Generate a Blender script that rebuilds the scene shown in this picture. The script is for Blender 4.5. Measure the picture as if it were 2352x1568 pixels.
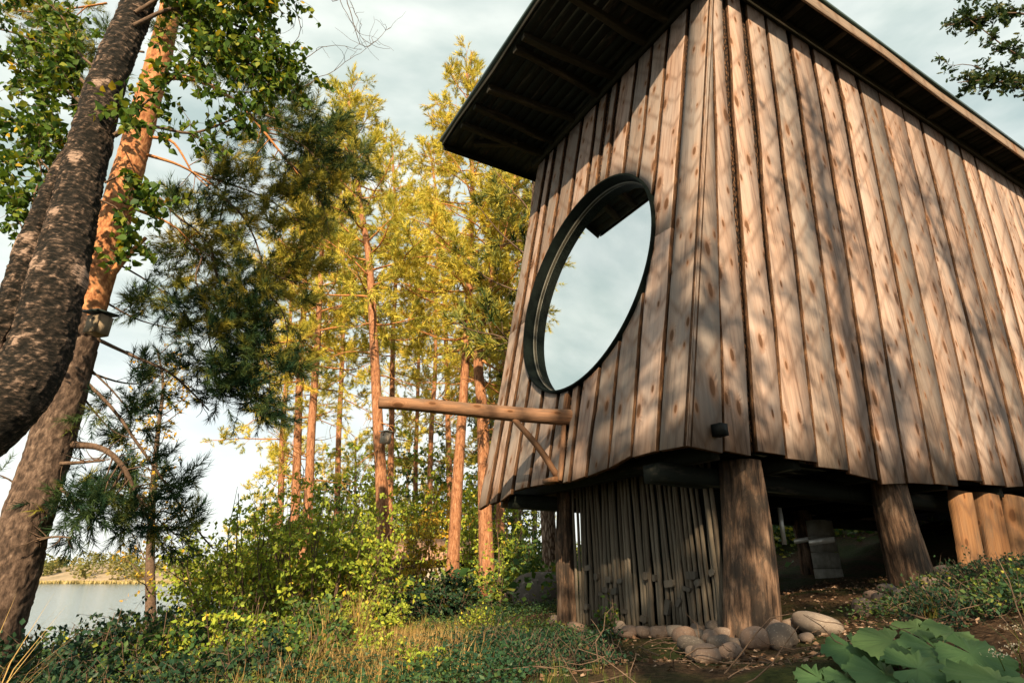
import bpy, math, random
import numpy as np
from mathutils import Matrix, Vector

for o in list(bpy.data.objects):
    bpy.data.objects.remove(o, do_unlink=True)
SC = bpy.context.scene
COL = SC.collection
RNG = np.random.default_rng(7)
random.seed(7)

# ------------------------------------------------------------------ camera, sky, sun, exposure
F_PX, CX, CY, HOR = 1335.0, 1176.0, 784.0, 1320.0        # lens and horizon measured on a 2352 px wide picture
PITCH = math.atan((HOR - CY) / F_PX)
cam_d = bpy.data.cameras.new('camera')
cam = bpy.data.objects.new('camera', cam_d)
COL.objects.link(cam)
cam.location = (0, 0, 0)
cam.rotation_euler = (math.pi / 2 + PITCH, 0, 0)
cam_d.sensor_width = 36.0
cam_d.lens = F_PX / 2352.0 * 36.0
cam_d.clip_start = 0.05
cam_d.clip_end = 3000
SC.camera = cam

SUN_AZ, SUN_EL = 183.0, 30.0          # compass bearing clockwise from +Y, elevation
a, e = math.radians(SUN_AZ), math.radians(SUN_EL)
SUN_DIR = Vector((math.sin(a) * math.cos(e), math.cos(a) * math.cos(e), math.sin(e)))
sd = bpy.data.lights.new('sun', 'SUN')
sd.energy = 5.0
sd.angle = math.radians(0.5)
sd.color = (1.0, 0.78, 0.50)
sun = bpy.data.objects.new('sun', sd)
COL.objects.link(sun)
sun.rotation_euler = (-SUN_DIR).to_track_quat('-Z', 'Y').to_euler()

world = bpy.data.worlds.new('World')
SC.world = world
world.use_nodes = True
wn, wl = world.node_tree.nodes, world.node_tree.links
wn.clear()
w_out = wn.new('ShaderNodeOutputWorld')
w_bg = wn.new('ShaderNodeBackground')
w_bg.inputs['Strength'].default_value = 0.1
w_sky = wn.new('ShaderNodeTexSky')
w_sky.sky_type = 'NISHITA'
w_sky.sun_disc = False
w_sky.sun_elevation = e
w_sky.sun_rotation = a
w_sky.air_density = 1.0
w_sky.dust_density = 2.0
w_tc = wn.new('ShaderNodeTexCoord')
w_map = wn.new('ShaderNodeMapping')
w_map.inputs['Scale'].default_value = (1.0, 1.6, 3.4)
w_map.inputs['Rotation'].default_value = (0.25, 0.35, 0.4)
w_no = wn.new('ShaderNodeTexNoise')
w_no.inputs['Scale'].default_value = 1.7
w_no.inputs['Detail'].default_value = 6.0
w_no.inputs['Roughness'].default_value = 0.48
w_no.inputs['Distortion'].default_value = 0.25
w_r = wn.new('ShaderNodeValToRGB')
w_r.color_ramp.elements[0].position = 0.30
w_r.color_ramp.elements[0].color = (0.78, 0.78, 0.78, 1)
w_r.color_ramp.elements[1].position = 0.62
w_r.color_ramp.elements[1].color = (1, 1, 1, 1)
w_no2 = wn.new('ShaderNodeTexNoise')
w_no2.inputs['Scale'].default_value = 3.1
w_no2.inputs['Detail'].default_value = 7.0
w_cl = wn.new('ShaderNodeValToRGB')
w_cl.color_ramp.elements[0].position = 0.36
w_cl.color_ramp.elements[0].color = (2.75, 3.35, 3.15, 1)
w_cl.color_ramp.elements[1].position = 0.62
w_cl.color_ramp.elements[1].color = (4.9, 5.15, 4.8, 1)
w_sep = wn.new('ShaderNodeSeparateXYZ')
w_hr = wn.new('ShaderNodeMapRange')
w_hr.inputs['From Min'].default_value = 0.0
w_hr.inputs['From Max'].default_value = 0.45
w_hr.inputs['To Min'].default_value = 1.0
w_hr.inputs['To Max'].default_value = 0.0
w_hm = wn.new('ShaderNodeMix')
w_hm.data_type = 'RGBA'
w_hm.inputs['B'].default_value = (5.7, 5.85, 5.5, 1)
w_mix = wn.new('ShaderNodeMix')
w_mix.data_type = 'RGBA'
wl.new(w_tc.outputs['Generated'], w_map.inputs['Vector'])
wl.new(w_map.outputs['Vector'], w_no.inputs['Vector'])
wl.new(w_map.outputs['Vector'], w_no2.inputs['Vector'])
wl.new(w_no.outputs['Fac'], w_r.inputs['Fac'])
wl.new(w_no2.outputs['Fac'], w_cl.inputs['Fac'])
wl.new(w_tc.outputs['Generated'], w_sep.inputs['Vector'])
wl.new(w_sep.outputs['Z'], w_hr.inputs['Value'])
wl.new(w_hr.outputs['Result'], w_hm.inputs['Factor'])
wl.new(w_cl.outputs['Color'], w_hm.inputs['A'])
wl.new(w_r.outputs['Color'], w_mix.inputs['Factor'])
wl.new(w_sky.outputs['Color'], w_mix.inputs['A'])
wl.new(w_hm.outputs['Result'], w_mix.inputs['B'])
wl.new(w_mix.outputs['Result'], w_bg.inputs['Color'])
wl.new(w_bg.outputs['Background'], w_out.inputs['Surface'])

SC.view_settings.view_transform = 'Standard'
SC.view_settings.look = 'None'
SC.view_settings.exposure = 1.1
SC.view_settings.gamma = 1.0
SC.view_settings.use_curve_mapping = False
SC.cycles.max_bounces = 8
SC.cycles.transparent_max_bounces = 12
SC.cycles.use_denoising = True

# ------------------------------------------------------------------ helpers: survey geometry
CP, SP = math.cos(PITCH), math.sin(PITCH)

def ray(px, py):
    ax, b = px - CX, CY - py
    fw = F_PX * CP - b * SP
    return np.array([ax / fw, 1.0, (F_PX * SP + b * CP) / fw])

def P(px, py, fwd):
    return ray(px, py) * fwd

def nrm(v):
    v = np.asarray(v, float)
    return v / (np.linalg.norm(v, axis=-1, keepdims=True) + 1e-12)

# ------------------------------------------------------------------ helpers: meshes
def make_mesh(name, verts, faces, mats, mat_idx=None, smooth=False, tint=None):
    """faces: list of index arrays (n,3) or (n,4)"""
    verts = np.asarray(verts, np.float32).reshape(-1, 3)
    fl = [np.asarray(f, np.int32) for f in faces if len(f)]
    loops = np.concatenate([f.ravel() for f in fl])
    tot = np.concatenate([np.full(len(f), f.shape[1], np.int32) for f in fl])
    start = np.concatenate([[0], np.cumsum(tot)[:-1]]).astype(np.int32)
    me = bpy.data.meshes.new(name)
    me.vertices.add(len(verts))
    me.vertices.foreach_set('co', verts.ravel())
    me.loops.add(len(loops))
    me.loops.foreach_set('vertex_index', loops)
    me.polygons.add(len(tot))
    me.polygons.foreach_set('loop_start', start)
    me.polygons.foreach_set('loop_total', tot)
    if smooth:
        me.polygons.foreach_set('use_smooth', np.ones(len(tot), bool))
    for m in (mats if isinstance(mats, (list, tuple)) else [mats]):
        me.materials.append(m)
    if mat_idx is not None:
        me.polygons.foreach_set('material_index', np.asarray(mat_idx, np.int32))
    if tint is not None:
        at = me.attributes.new('tint', 'FLOAT', 'POINT')
        at.data.foreach_set('value', np.asarray(tint, np.float32))
    me.update(calc_edges=True)
    return me

def link(name, me, parent=None, mw=None, label=None, cat=None, group=None, kind=None):
    o = bpy.data.objects.new(name, me)
    COL.objects.link(o)
    if parent is not None:
        o.parent = parent
    if mw is not None:
        if parent is not None:
            o.matrix_local = PW[parent.name].inverted() @ mw
        else:
            o.matrix_world = mw
        PW[o.name] = mw
    else:
        PW[o.name] = PW[parent.name] if parent is not None else Matrix.Identity(4)
        if parent is not None:
            o.matrix_local = Matrix.Identity(4)
    if parent is not None and kind is None and name in ('crown', 'limbs', 'foliage', 'stems', 'blades', 'flower_head', 'dead_twigs'):
        kind = 'stuff'
    tag(o, label, cat, group, kind)
    return o
PW = {}

def tag(o, label=None, cat=None, group=None, kind=None):
    if label: o['label'] = label
    if cat: o['category'] = cat
    if group: o['group'] = group
    if kind: o['kind'] = kind
    return o

def thing(name, label, cat, loc, group=None, rotz=0.0, scale=1.0):
    mw = Matrix.Translation(Vector(loc)) @ Matrix.Rotation(rotz, 4, 'Z') @ Matrix.Scale(scale, 4)
    return link(name, None, None, mw, label, cat, group)

class MB:
    """collects verts / faces of ONE mesh"""
    def __init__(s):
        s.v, s.f, s.m, s.t, s.n = [], [], [], [], 0
    def add(s, v, faces, mi=0, tint=None):
        v = np.asarray(v, float).reshape(-1, 3)
        s.v.append(v)
        for f in faces:
            f = np.asarray(f, int)
            if len(f):
                s.f.append(f + s.n)
                s.m.append(np.full(len(f), mi))
        s.t.append(np.full(len(v), 0.5) if tint is None else np.broadcast_to(np.asarray(tint, float), (len(v),)))
        s.n += len(v)
    def mesh(s, name, mats, smooth=False, origin=None):
        v = np.concatenate(s.v)
        if origin is not None:
            v = v - np.asarray(origin)
        return make_mesh(name, v, s.f, mats, np.concatenate(s.m), smooth, np.concatenate(s.t))
    def tris(s):
        return sum(len(f) * (f.shape[1] - 2) for f in s.f)

def box_vf(lo, hi):
    x0, y0, z0 = lo; x1, y1, z1 = hi
    v = np.array([[x0,y0,z0],[x1,y0,z0],[x1,y1,z0],[x0,y1,z0],[x0,y0,z1],[x1,y0,z1],[x1,y1,z1],[x0,y1,z1]], float)
    f = np.array([[0,3,2,1],[4,5,6,7],[0,1,5,4],[1,2,6,5],[2,3,7,6],[3,0,4,7]])
    return v, [f]

def resample(pts, n):
    pts = np.asarray(pts, float)
    if len(pts) == 2:
        t = np.linspace(0, 1, n)[:, None]
        return pts[0] * (1 - t) + pts[1] * t
    d = np.concatenate([[0], np.cumsum(np.linalg.norm(np.diff(pts, axis=0), axis=1))])
    s = np.linspace(0, d[-1], n)
    # Catmull-Rom through points
    out = np.zeros((n, 3))
    idx = np.clip(np.searchsorted(d, s, side='right') - 1, 0, len(pts) - 2)
    for i, (k, ss) in enumerate(zip(idx, s)):
        t = (ss - d[k]) / max(d[k + 1] - d[k], 1e-9)
        p1, p2 = pts[k], pts[k + 1]
        p0 = pts[k - 1] if k > 0 else 2 * p1 - p2
        p3 = pts[k + 2] if k + 2 < len(pts) else 2 * p2 - p1
        out[i] = 0.5 * ((2 * p1) + (-p0 + p2) * t + (2 * p0 - 5 * p1 + 4 * p2 - p3) * t * t + (-p0 + 3 * p1 - 3 * p2 + p3) * t ** 3)
    return out

def tube(pts, radii, sides=6, cap=True, rough=0.0, rng=None, rough_fn=None):
    pts = np.asarray(pts, float)
    n = len(pts)
    radii = np.broadcast_to(np.asarray(radii, float), (n,))
    tan = np.gradient(pts, axis=0)
    tan = nrm(tan)
    ref = np.array([0.0, 0.0, 1.0]) if abs(tan[0][2]) < 0.9 else np.array([1.0, 0.0, 0.0])
    nx = nrm(np.cross(tan[0], ref))
    ang = np.linspace(0, 2 * math.pi, sides, endpoint=False)
    V = np.zeros((n, sides, 3))
    for i in range(n):
        nx = nx - tan[i] * (nx @ tan[i])
        nx = nrm(nx)
        ny = np.cross(tan[i], nx)
        r = radii[i] * np.ones(sides)
        if rough_fn is not None:
            r = r * rough_fn(i / max(n - 1, 1), ang)
        elif rough and rng is not None:
            r = r * (1 + rng.normal(0, rough, sides))
        V[i] = pts[i] + np.outer(r * np.cos(ang), nx) + np.outer(r * np.sin(ang), ny)
    idx = np.arange(n * sides).reshape(n, sides)
    q = np.stack([idx[:-1], np.roll(idx[:-1], -1, 1), np.roll(idx[1:], -1, 1), idx[1:]], -1).reshape(-1, 4)
    v = V.reshape(-1, 3)
    faces = [q]
    if cap:
        v = np.vstack([v, pts[0], pts[-1]])
        a0 = n * sides
        k = np.arange(sides); k2 = (k + 1) % sides
        faces.append(np.stack([np.full(sides, a0), k2, k], -1))
        faces.append(np.stack([np.full(sides, a0 + 1), idx[-1][k], idx[-1][k2]], -1))
    return v, faces

def vnoise(p, seed=0):
    p = np.asarray(p, float); i = np.floor(p).astype(np.int64); f = p - i
    f = f * f * (3 - 2 * f)
    def h(ix, iy, iz):
        n = (ix * 374761393 + iy * 668265263 + iz * 2147483647 + seed * 1274126177) & 0xffffffff
        n = ((n ^ (n >> 13)) * 1274126177) & 0xffffffff
        n = ((n ^ (n >> 16)) * 2246822519) & 0xffffffff
        return ((n ^ (n >> 15)) & 0xffffff) / float(0xffffff)
    r = 0
    for dx in (0, 1):
        for dy in (0, 1):
            for dz in (0, 1):
                w = (f[:, 0] if dx else 1 - f[:, 0]) * (f[:, 1] if dy else 1 - f[:, 1]) * (f[:, 2] if dz else 1 - f[:, 2])
                r = r + w * h(i[:, 0] + dx, i[:, 1] + dy, i[:, 2] + dz)
    return r

def fbm(p, oct_=4, seed=0, gain=.55):
    a, t, n = 1.0, 0.0, 0
    for k in range(oct_):
        n = n + a * vnoise(np.asarray(p) * 2 ** k + k * 17.3, seed + k); t += a; a *= gain
    return n / t

def bark_tube(pts, rad, rows, sides, disp):
    """tube whose radius is displaced by disp(cx, cy, along) -> (offset, tint)"""
    pts = resample(pts, rows); rad = np.interp(np.linspace(0, 1, rows), np.linspace(0, 1, len(rad)), rad)
    d = np.concatenate([[0], np.cumsum(np.linalg.norm(np.diff(pts, axis=0), axis=1))])
    ang = np.linspace(0, 2 * math.pi, sides, endpoint=False)
    A, Dd = np.meshgrid(ang, d); Rr = np.repeat(rad[:, None], sides, 1)
    off, ti = disp((Rr * np.cos(A)).ravel(), (Rr * np.sin(A)).ravel(), Dd.ravel())
    OF = off.reshape(rows, sides)
    row = [0]
    def fn(s_, a_):
        i = min(int(round(s_ * (rows - 1))), rows - 1)
        return 1 + OF[i] / rad[i]
    v, f = tube(pts, rad, sides, True, rough_fn=fn)
    return v, f, np.concatenate([ti, [.5, .5]])

def scatter(mb, tmpl_v, tmpl_f, pos, dirs, ups, size, mi=0, tint=None):
    """place a template (x = across, y = along dir, z = normal) at many frames, into mb"""
    pos = np.asarray(pos, float); n = len(pos)
    if n == 0: return
    D = nrm(dirs)
    X = np.cross(D, ups); bad = np.linalg.norm(X, axis=1) < 1e-4
    X[bad] = np.cross(D[bad], np.array([0.3, 0.8, 0.5]))
    X = nrm(X); Z = np.cross(X, D)
    S = np.broadcast_to(np.asarray(size, float), (n,))[:, None, None]
    t = tmpl_v
    V = pos[:, None, :] + S * (t[None, :, 0:1] * X[:, None, :] + t[None, :, 1:2] * D[:, None, :] + t[None, :, 2:3] * Z[:, None, :])
    m = len(t)
    off = (np.arange(n) * m)[:, None, None]
    fs = [(np.asarray(f)[None] + off).reshape(-1, np.asarray(f).shape[1]) for f in tmpl_f]
    if tint is None: tint = RNG.random(n)
    mb.add(V.reshape(-1, 3), fs, mi, np.repeat(tint, m))

def rand_dirs(n, rng=RNG):
    return nrm(rng.normal(size=(n, 3)))

# leaf templates: x across, y along, z normal
LEAF_DIAMOND = (np.array([[0,0,0],[.32,.45,.06],[0,1,-.05],[-.32,.45,.06]]), [np.array([[0,1,2],[0,2,3]])])
LEAF_BIRCH = (np.array([[0,0,0],[.34,.28,.05],[.30,.5,.05],[0,1.0,-.12],[-.30,.5,.05],[-.34,.28,.05],[0,.4,0]]),
              [np.array([[0,1,6],[1,2,6],[2,3,6],[3,4,6],[4,5,6],[5,0,6]])])
def _oak():
    pts = [(0,0)]
    for y, x in [(.12,.08),(.25,.22),(.34,.1),(.48,.3),(.58,.13),(.72,.28),(.82,.12),(.93,.14)]:
        pts.append((x, y))
    v = [(0, .0, 0)] + [(x, y, .04 * abs(x)) for x, y in pts[1:]] + [(0, 1, -.06)] + [(-x, y, .04 * abs(x)) for x, y in pts[:0:-1]] + [(0, .5, 0)]
    n = len(v) - 1
    return np.array(v), [np.array([[i, (i + 1) % n, n] for i in range(n)])]
LEAF_OAK = _oak()

def needle_tuft(n, axis_len, nlen, w, rng, spread=(0.5, 1.1)):
    vs, fs = [], []
    for i in range(n):
        t = rng.random()
        phi = rng.random() * 2 * math.pi
        th = rng.uniform(*spread) * (1.15 - 0.5 * t)
        rad = np.array([math.cos(phi), 0, math.sin(phi)])
        d = rad * math.sin(th) + np.array([0, math.cos(th), 0])
        b = np.array([0, t * axis_len, 0])
        side = nrm(np.cross(d, rng.normal(size=3))) * w
        L = nlen * rng.uniform(.75, 1.15)
        k = len(vs)
        vs += [b - side, b + side, b + d * L]
        fs.append([k, k + 1, k + 2])
    return np.array(vs), [np.array(fs)]

# ------------------------------------------------------------------ helpers: materials
def new_mat(name):
    m = bpy.data.materials.new(name)
    m.use_nodes = True
    nt = m.node_tree
    nt.nodes.clear()
    out = nt.nodes.new('ShaderNodeOutputMaterial')
    return m, nt, out

def nd(nt, typ, ins=None, **props):
    n = nt.nodes.new(typ)
    for k, v in props.items():
        setattr(n, k, v)
    if ins:
        for k, v in ins.items():
            sock = n.inputs[k]
            if isinstance(v, bpy.types.NodeSocket):
                nt.links.new(v, sock)
            else:
                sock.default_value = v
    return n

def ramp(nt, fac, stops):
    r = nd(nt, 'ShaderNodeValToRGB', {'Fac': fac})
    el = r.color_ramp.elements
    while len(el) < len(stops):
        el.new(0.5)
    for e_, (p_, c_) in zip(el, stops):
        e_.position = p_
        e_.color = (c_[0], c_[1], c_[2], 1) if len(c_) == 3 else c_
    return r.outputs['Color']

def g(x): return (x, x, x)

def mixc(nt, fac, a_, b_, mode='MIX'):
    n = nd(nt, 'ShaderNodeMix', None, data_type='RGBA', blend_type=mode)
    for k, v in (('Factor', fac), ('A', a_), ('B', b_)):
        sock = [s for s in n.inputs if s.name == k and (s.type == ('VALUE' if k == 'Factor' else 'RGBA'))][0]
        if isinstance(v, bpy.types.NodeSocket): nt.links.new(v, sock)
        else: sock.default_value = v if k == 'Factor' else (v[0], v[1], v[2], 1)
    return [s for s in n.outputs if s.type == 'RGBA'][0]

def math_n(nt, op, a_, b_=None, c_=None):
    n = nd(nt, 'ShaderNodeMath', None, operation=op)
    for i, v in enumerate((a_, b_, c_)):
        if v is None: continue
        if isinstance(v, bpy.types.NodeSocket): nt.links.new(v, n.inputs[i])
        else: n.inputs[i].default_value = v
    return n.outputs[0]

def leaf_mat(name, stops, trans=0.35, rough=0.5, tcol=1.15, spec=0.12):
    """stops on the per-leaf tint"""
    m, nt, out = new_mat(name)
    at = nd(nt, 'ShaderNodeAttribute', None, attribute_name='tint')
    col = ramp(nt, at.outputs['Fac'], stops)
    b = nd(nt, 'ShaderNodeBsdfPrincipled', {'Base Color': col, 'Roughness': rough, 'Specular IOR Level': spec})
    t = nd(nt, 'ShaderNodeBsdfTranslucent', {'Color': mixc(nt, 1.0, col, (tcol * 1.1, tcol, tcol * .45), 'MULTIPLY')})
    mx = nd(nt, 'ShaderNodeMixShader', {0: trans, 1: b.outputs[0], 2: t.outputs[0]})
    nt.links.new(mx.outputs[0], out.inputs['Surface'])
    return m

def wood_mat(name, light, mid, dark, grey, knot=(0.10, 0.045, 0.02), knots=True, grey_amt=0.5, rough=0.75, scale=1.0, stain=(0.55, 0.70, 0.62), khave=0.42):
    """sawn plank: local Z runs along the grain"""
    m, nt, out = new_mat(name)
    tc = nd(nt, 'ShaderNodeTexCoord')
    oi = nd(nt, 'ShaderNodeObjectInfo')
    rnd = math_n(nt, 'MULTIPLY', oi.outputs['Random'], 97.0)
    offs = nd(nt, 'ShaderNodeCombineXYZ', {'X': rnd, 'Y': rnd, 'Z': math_n(nt, 'MULTIPLY', oi.outputs['Random'], 31.0)})
    pos = nd(nt, 'ShaderNodeVectorMath', {0: tc.outputs['Object'], 1: offs.outputs[0]}, operation='ADD')
    # long soft streaks
    mp = nd(nt, 'ShaderNodeMapping', {'Vector': pos.outputs[0], 'Scale': (24 * scale, 24 * scale, 0.8 * scale)})
    n1 = nd(nt, 'ShaderNodeTexNoise', {'Vector': mp.outputs[0], 'Scale': 1.0, 'Detail': 8.0, 'Roughness': 0.7})
    # knot field bends the grain
    sk = nd(nt, 'ShaderNodeSeparateXYZ', {'Vector': pos.outputs[0]})
    mk = nd(nt, 'ShaderNodeCombineXYZ', {'X': math_n(nt, 'MULTIPLY', sk.outputs['X'], 6.0), 'Y': math_n(nt, 'MULTIPLY', sk.outputs['Z'], 2.3), 'Z': 0.0})
    vo = nd(nt, 'ShaderNodeTexVoronoi', {'Vector': mk.outputs[0], 'Scale': 1.0, 'Randomness': 1.0}, voronoi_dimensions='2D')
    kd = vo.outputs['Distance']
    sepc = nd(nt, 'ShaderNodeSeparateColor', {'Color': vo.outputs['Color']})
    have = math_n(nt, 'GREATER_THAN', sepc.outputs[0], khave)
    kd = math_n(nt, 'MULTIPLY', kd, math_n(nt, 'ADD', 0.7, math_n(nt, 'MULTIPLY', math_n(nt, 'POWER', sepc.outputs[1], 1.5), 1.9)))
    kr = math_n(nt, 'MULTIPLY', math_n(nt, 'SUBTRACT', 1.0, nd(nt, 'ShaderNodeMapRange', {'Value': kd, 'From Min': 0.11, 'From Max': 0.17}).outputs[0]), have)
    halo = math_n(nt, 'MULTIPLY', math_n(nt, 'SUBTRACT', 1.0, nd(nt, 'ShaderNodeMapRange', {'Value': kd, 'From Min': 0.12, 'From Max': 0.36}).outputs[0]), have)
    # fine cathedral grain
    mg = nd(nt, 'ShaderNodeMapping', {'Vector': pos.outputs[0], 'Scale': (60 * scale, 8 * scale, 1.6 * scale)})
    gx = nd(nt, 'ShaderNodeVectorMath', {0: mg.outputs[0], 1: nd(nt, 'ShaderNodeCombineXYZ', {'X': math_n(nt, 'MULTIPLY', halo, 3.0), 'Y': 0.0, 'Z': 0.0}).outputs[0]}, operation='ADD')
    wv = nd(nt, 'ShaderNodeTexWave', {'Vector': gx.outputs[0], 'Scale': 0.55, 'Distortion': 7.0, 'Detail': 3.0, 'Detail Scale': 0.7}, wave_type='BANDS', bands_direction='X')
    mf = nd(nt, 'ShaderNodeMapping', {'Vector': pos.outputs[0], 'Scale': (110, 110, 2.4)})
    n2 = nd(nt, 'ShaderNodeTexNoise', {'Vector': mf.outputs[0], 'Scale': 1.0, 'Detail': 2.0})
    col = ramp(nt, n1.outputs['Fac'], [(0.34, dark), (0.46, mid), (0.58, light)])
    col = mixc(nt, math_n(nt, 'MULTIPLY', wv.outputs['Fac'], 0.3), col, dark)
    col = mixc(nt, math_n(nt, 'MULTIPLY', n2.outputs['Fac'], 0.42), col, dark)
    # grey weathering in patches
    mw_ = nd(nt, 'ShaderNodeMapping', {'Vector': pos.outputs[0], 'Scale': (2.2, 2.2, 0.55)})
    n3 = nd(nt, 'ShaderNodeTexNoise', {'Vector': mw_.outputs[0], 'Scale': 1.3, 'Detail': 4.0, 'Roughness': 0.62})
    gf = nd(nt, 'ShaderNodeMapRange', {'Value': n3.outputs['Fac'], 'From Min': 0.38, 'From Max': 0.66, 'To Max': grey_amt}).outputs[0]
    col = mixc(nt, gf, col, grey)
    # board to board tone
    tone = nd(nt, 'ShaderNodeMapRange', {'Value': oi.outputs['Random'], 'To Min': 0.74, 'To Max': 1.18}).outputs[0]
    col = mixc(nt, 1.0, col, nd(nt, 'ShaderNodeCombineColor', {0: tone, 1: tone, 2: tone}).outputs[0], 'MULTIPLY')
    # whorls: dark V-shaped smears across the board
    sx = nd(nt, 'ShaderNodeSeparateXYZ', {'Vector': tc.outputs['Object']})
    wz = math_n(nt, 'ADD', math_n(nt, 'ADD', math_n(nt, 'MULTIPLY', sx.outputs['Z'], 2.1), math_n(nt, 'MULTIPLY', math_n(nt, 'ABSOLUTE', sx.outputs['X']), -2.6)), math_n(nt, 'ADD', rnd, math_n(nt, 'MULTIPLY', n1.outputs['Fac'], 0.35)))
    vw = nd(nt, 'ShaderNodeTexVoronoi', {'W': wz, 'Scale': 1.0, 'Randomness': 0.8}, voronoi_dimensions='1D')
    wm = math_n(nt, 'SUBTRACT', 1.0, nd(nt, 'ShaderNodeMapRange', {'Value': vw.outputs['Distance'], 'From Min': 0.015, 'From Max': 0.16}).outputs[0])
    wm = math_n(nt, 'MULTIPLY', wm, nd(nt, 'ShaderNodeMapRange', {'Value': n1.outputs['Fac'], 'From Min': 0.36, 'From Max': 0.58}).outputs[0])
    if knots:
        col = mixc(nt, math_n(nt, 'MULTIPLY', wm, 0.6), col, (0.11, 0.06, 0.038))
    # black water stains
    ms = nd(nt, 'ShaderNodeMapping', {'Vector': pos.outputs[0], 'Scale': (7.0, 7.0, 1.5)})
    n4 = nd(nt, 'ShaderNodeTexNoise', {'Vector': ms.outputs[0], 'Scale': 1.0, 'Detail': 6.0, 'Roughness': 0.7})
    sf = nd(nt, 'ShaderNodeMapRange', {'Value': n4.outputs['Fac'], 'From Min': stain[0], 'From Max': stain[1], 'To Max': stain[2]}).outputs[0]
    col = mixc(nt, sf, col, (0.09, 0.07, 0.055))
    if knots:
        col = mixc(nt, math_n(nt, 'MULTIPLY', halo, 0.5), col, (0.26, 0.115, 0.05))
        col = mixc(nt, math_n(nt, 'MULTIPLY', kr, 0.92), col, knot)
    hgt = math_n(nt, 'ADD', math_n(nt, 'MULTIPLY', n2.outputs['Fac'], 0.5), math_n(nt, 'MULTIPLY', wv.outputs['Fac'], 0.5))
    bp = nd(nt, 'ShaderNodeBump', {'Height': hgt, 'Strength': 0.4, 'Distance': 0.012})
    b = nd(nt, 'ShaderNodeBsdfPrincipled', {'Base Color': col, 'Roughness': rough, 'Specular IOR Level': 0.15, 'Normal': bp.outputs[0]})
    nt.links.new(b.outputs[0], out.inputs['Surface'])
    return m

def bark_mat(name, stops, scale=(18, 18, 7), vor=True, bump=0.8, dist=0.03, rough=0.9, coord='Object', detail=6.0, vscale=1.0):
    m, nt, out = new_mat(name)
    tc = nd(nt, 'ShaderNodeTexCoord')
    mp = nd(nt, 'ShaderNodeMapping', {'Vector': tc.outputs[coord], 'Scale': scale})
    n1 = nd(nt, 'ShaderNodeTexNoise', {'Vector': mp.outputs[0], 'Scale': 1.0, 'Detail': detail, 'Roughness': 0.68, 'Distortion': 0.5})
    fac = n1.outputs['Fac']
    if vor:
        wob = nd(nt, 'ShaderNodeVectorMath', {0: mp.outputs[0], 1: n1.outputs['Color']}, operation='ADD')
        v = nd(nt, 'ShaderNodeTexVoronoi', {'Vector': wob.outputs[0], 'Scale': vscale}, feature='DISTANCE_TO_EDGE')
        crack = nd(nt, 'ShaderNodeMapRange', {'Value': v.outputs['Distance'], 'From Min': 0.0, 'From Max': 0.22}).outputs[0]
        fac = math_n(nt, 'MULTIPLY', math_n(nt, 'ADD', math_n(nt, 'MULTIPLY', crack, 0.55), math_n(nt, 'MULTIPLY', fac, 0.75)), 0.85)
    col = ramp(nt, fac, stops)
    bp = nd(nt, 'ShaderNodeBump', {'Height': fac, 'Strength': bump, 'Distance': dist})
    b = nd(nt, 'ShaderNodeBsdfPrincipled', {'Base Color': col, 'Roughness': rough, 'Specular IOR Level': 0.2, 'Normal': bp.outputs[0]})
    nt.links.new(b.outputs[0], out.inputs['Surface'])
    return m

def plain_mat(name, color, rough=0.6, metallic=0.0, var=0.2, scale=8.0, bump=0.1, spec=0.3):
    m, nt, out = new_mat(name)
    tc = nd(nt, 'ShaderNodeTexCoord')
    n1 = nd(nt, 'ShaderNodeTexNoise', {'Vector': tc.outputs['Object'], 'Scale': scale, 'Detail': 5.0})
    lo = tuple(c_ * (1 - var) for c_ in color); hi = tuple(min(1, c_ * (1 + var)) for c_ in color)
    col = ramp(nt, n1.outputs['Fac'], [(0.3, lo), (0.7, hi)])
    bp = nd(nt, 'ShaderNodeBump', {'Height': n1.outputs['Fac'], 'Strength': bump, 'Distance': 0.01})
    b = nd(nt, 'ShaderNodeBsdfPrincipled', {'Base Color': col, 'Roughness': rough, 'Metallic': metallic, 'Specular IOR Level': spec, 'Normal': bp.outputs[0]})
    nt.links.new(b.outputs[0], out.inputs['Surface'])
    return m

M = {}
M['plank'] = wood_mat('weathered_plank', (0.50, 0.355, 0.285), (0.40, 0.268, 0.208), (0.135, 0.075, 0.052), (0.365, 0.31, 0.285), grey_amt=0.65)
M['plank_grey'] = wood_mat('grey_weathered_plank', (0.37, 0.275, 0.222), (0.285, 0.205, 0.165), (0.095, 0.064, 0.052), (0.25, 0.222, 0.207), grey_amt=0.8)
M['inner'] = bark_mat('bark_edged_board', [(0.3, (0.006, 0.005, 0.004)), (0.54, (0.02, 0.012, 0.008)), (0.66, (0.06, 0.03, 0.016)), (0.85, (0.18, 0.09, 0.045))], scale=(40, 40, 14), dist=0.02)
M['edge'] = bark_mat('board_edge_wood', [(0.3, (0.03, 0.017, 0.011)), (0.55, (0.10, 0.05, 0.026)), (0.8, (0.30, 0.16, 0.08))], scale=(30, 30, 6), vor=False)
M['soffit'] = wood_mat('shaded_soffit_board', (0.016, 0.02, 0.015), (0.012, 0.015, 0.0115), (0.007, 0.008, 0.0065), (0.012, 0.015, 0.012), knots=False)  # near-black: shade under roof and floor is put into the board colour
M['rafter'] = wood_mat('rafter_wood', (0.036, 0.032, 0.021), (0.027, 0.024, 0.016), (0.015, 0.013, 0.009), (0.024, 0.023, 0.017), knots=False)  # darkened as well, the eave shade is in the wood colour
M['fascia'] = wood_mat('fascia_wood', (0.33, 0.23, 0.165), (0.26, 0.175, 0.12), (0.1, 0.065, 0.045), (0.22, 0.185, 0.16))
M['metal'] = plain_mat('dark_roof_metal', (0.035, 0.055, 0.05), 0.45, 0.3, 0.15)
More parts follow.
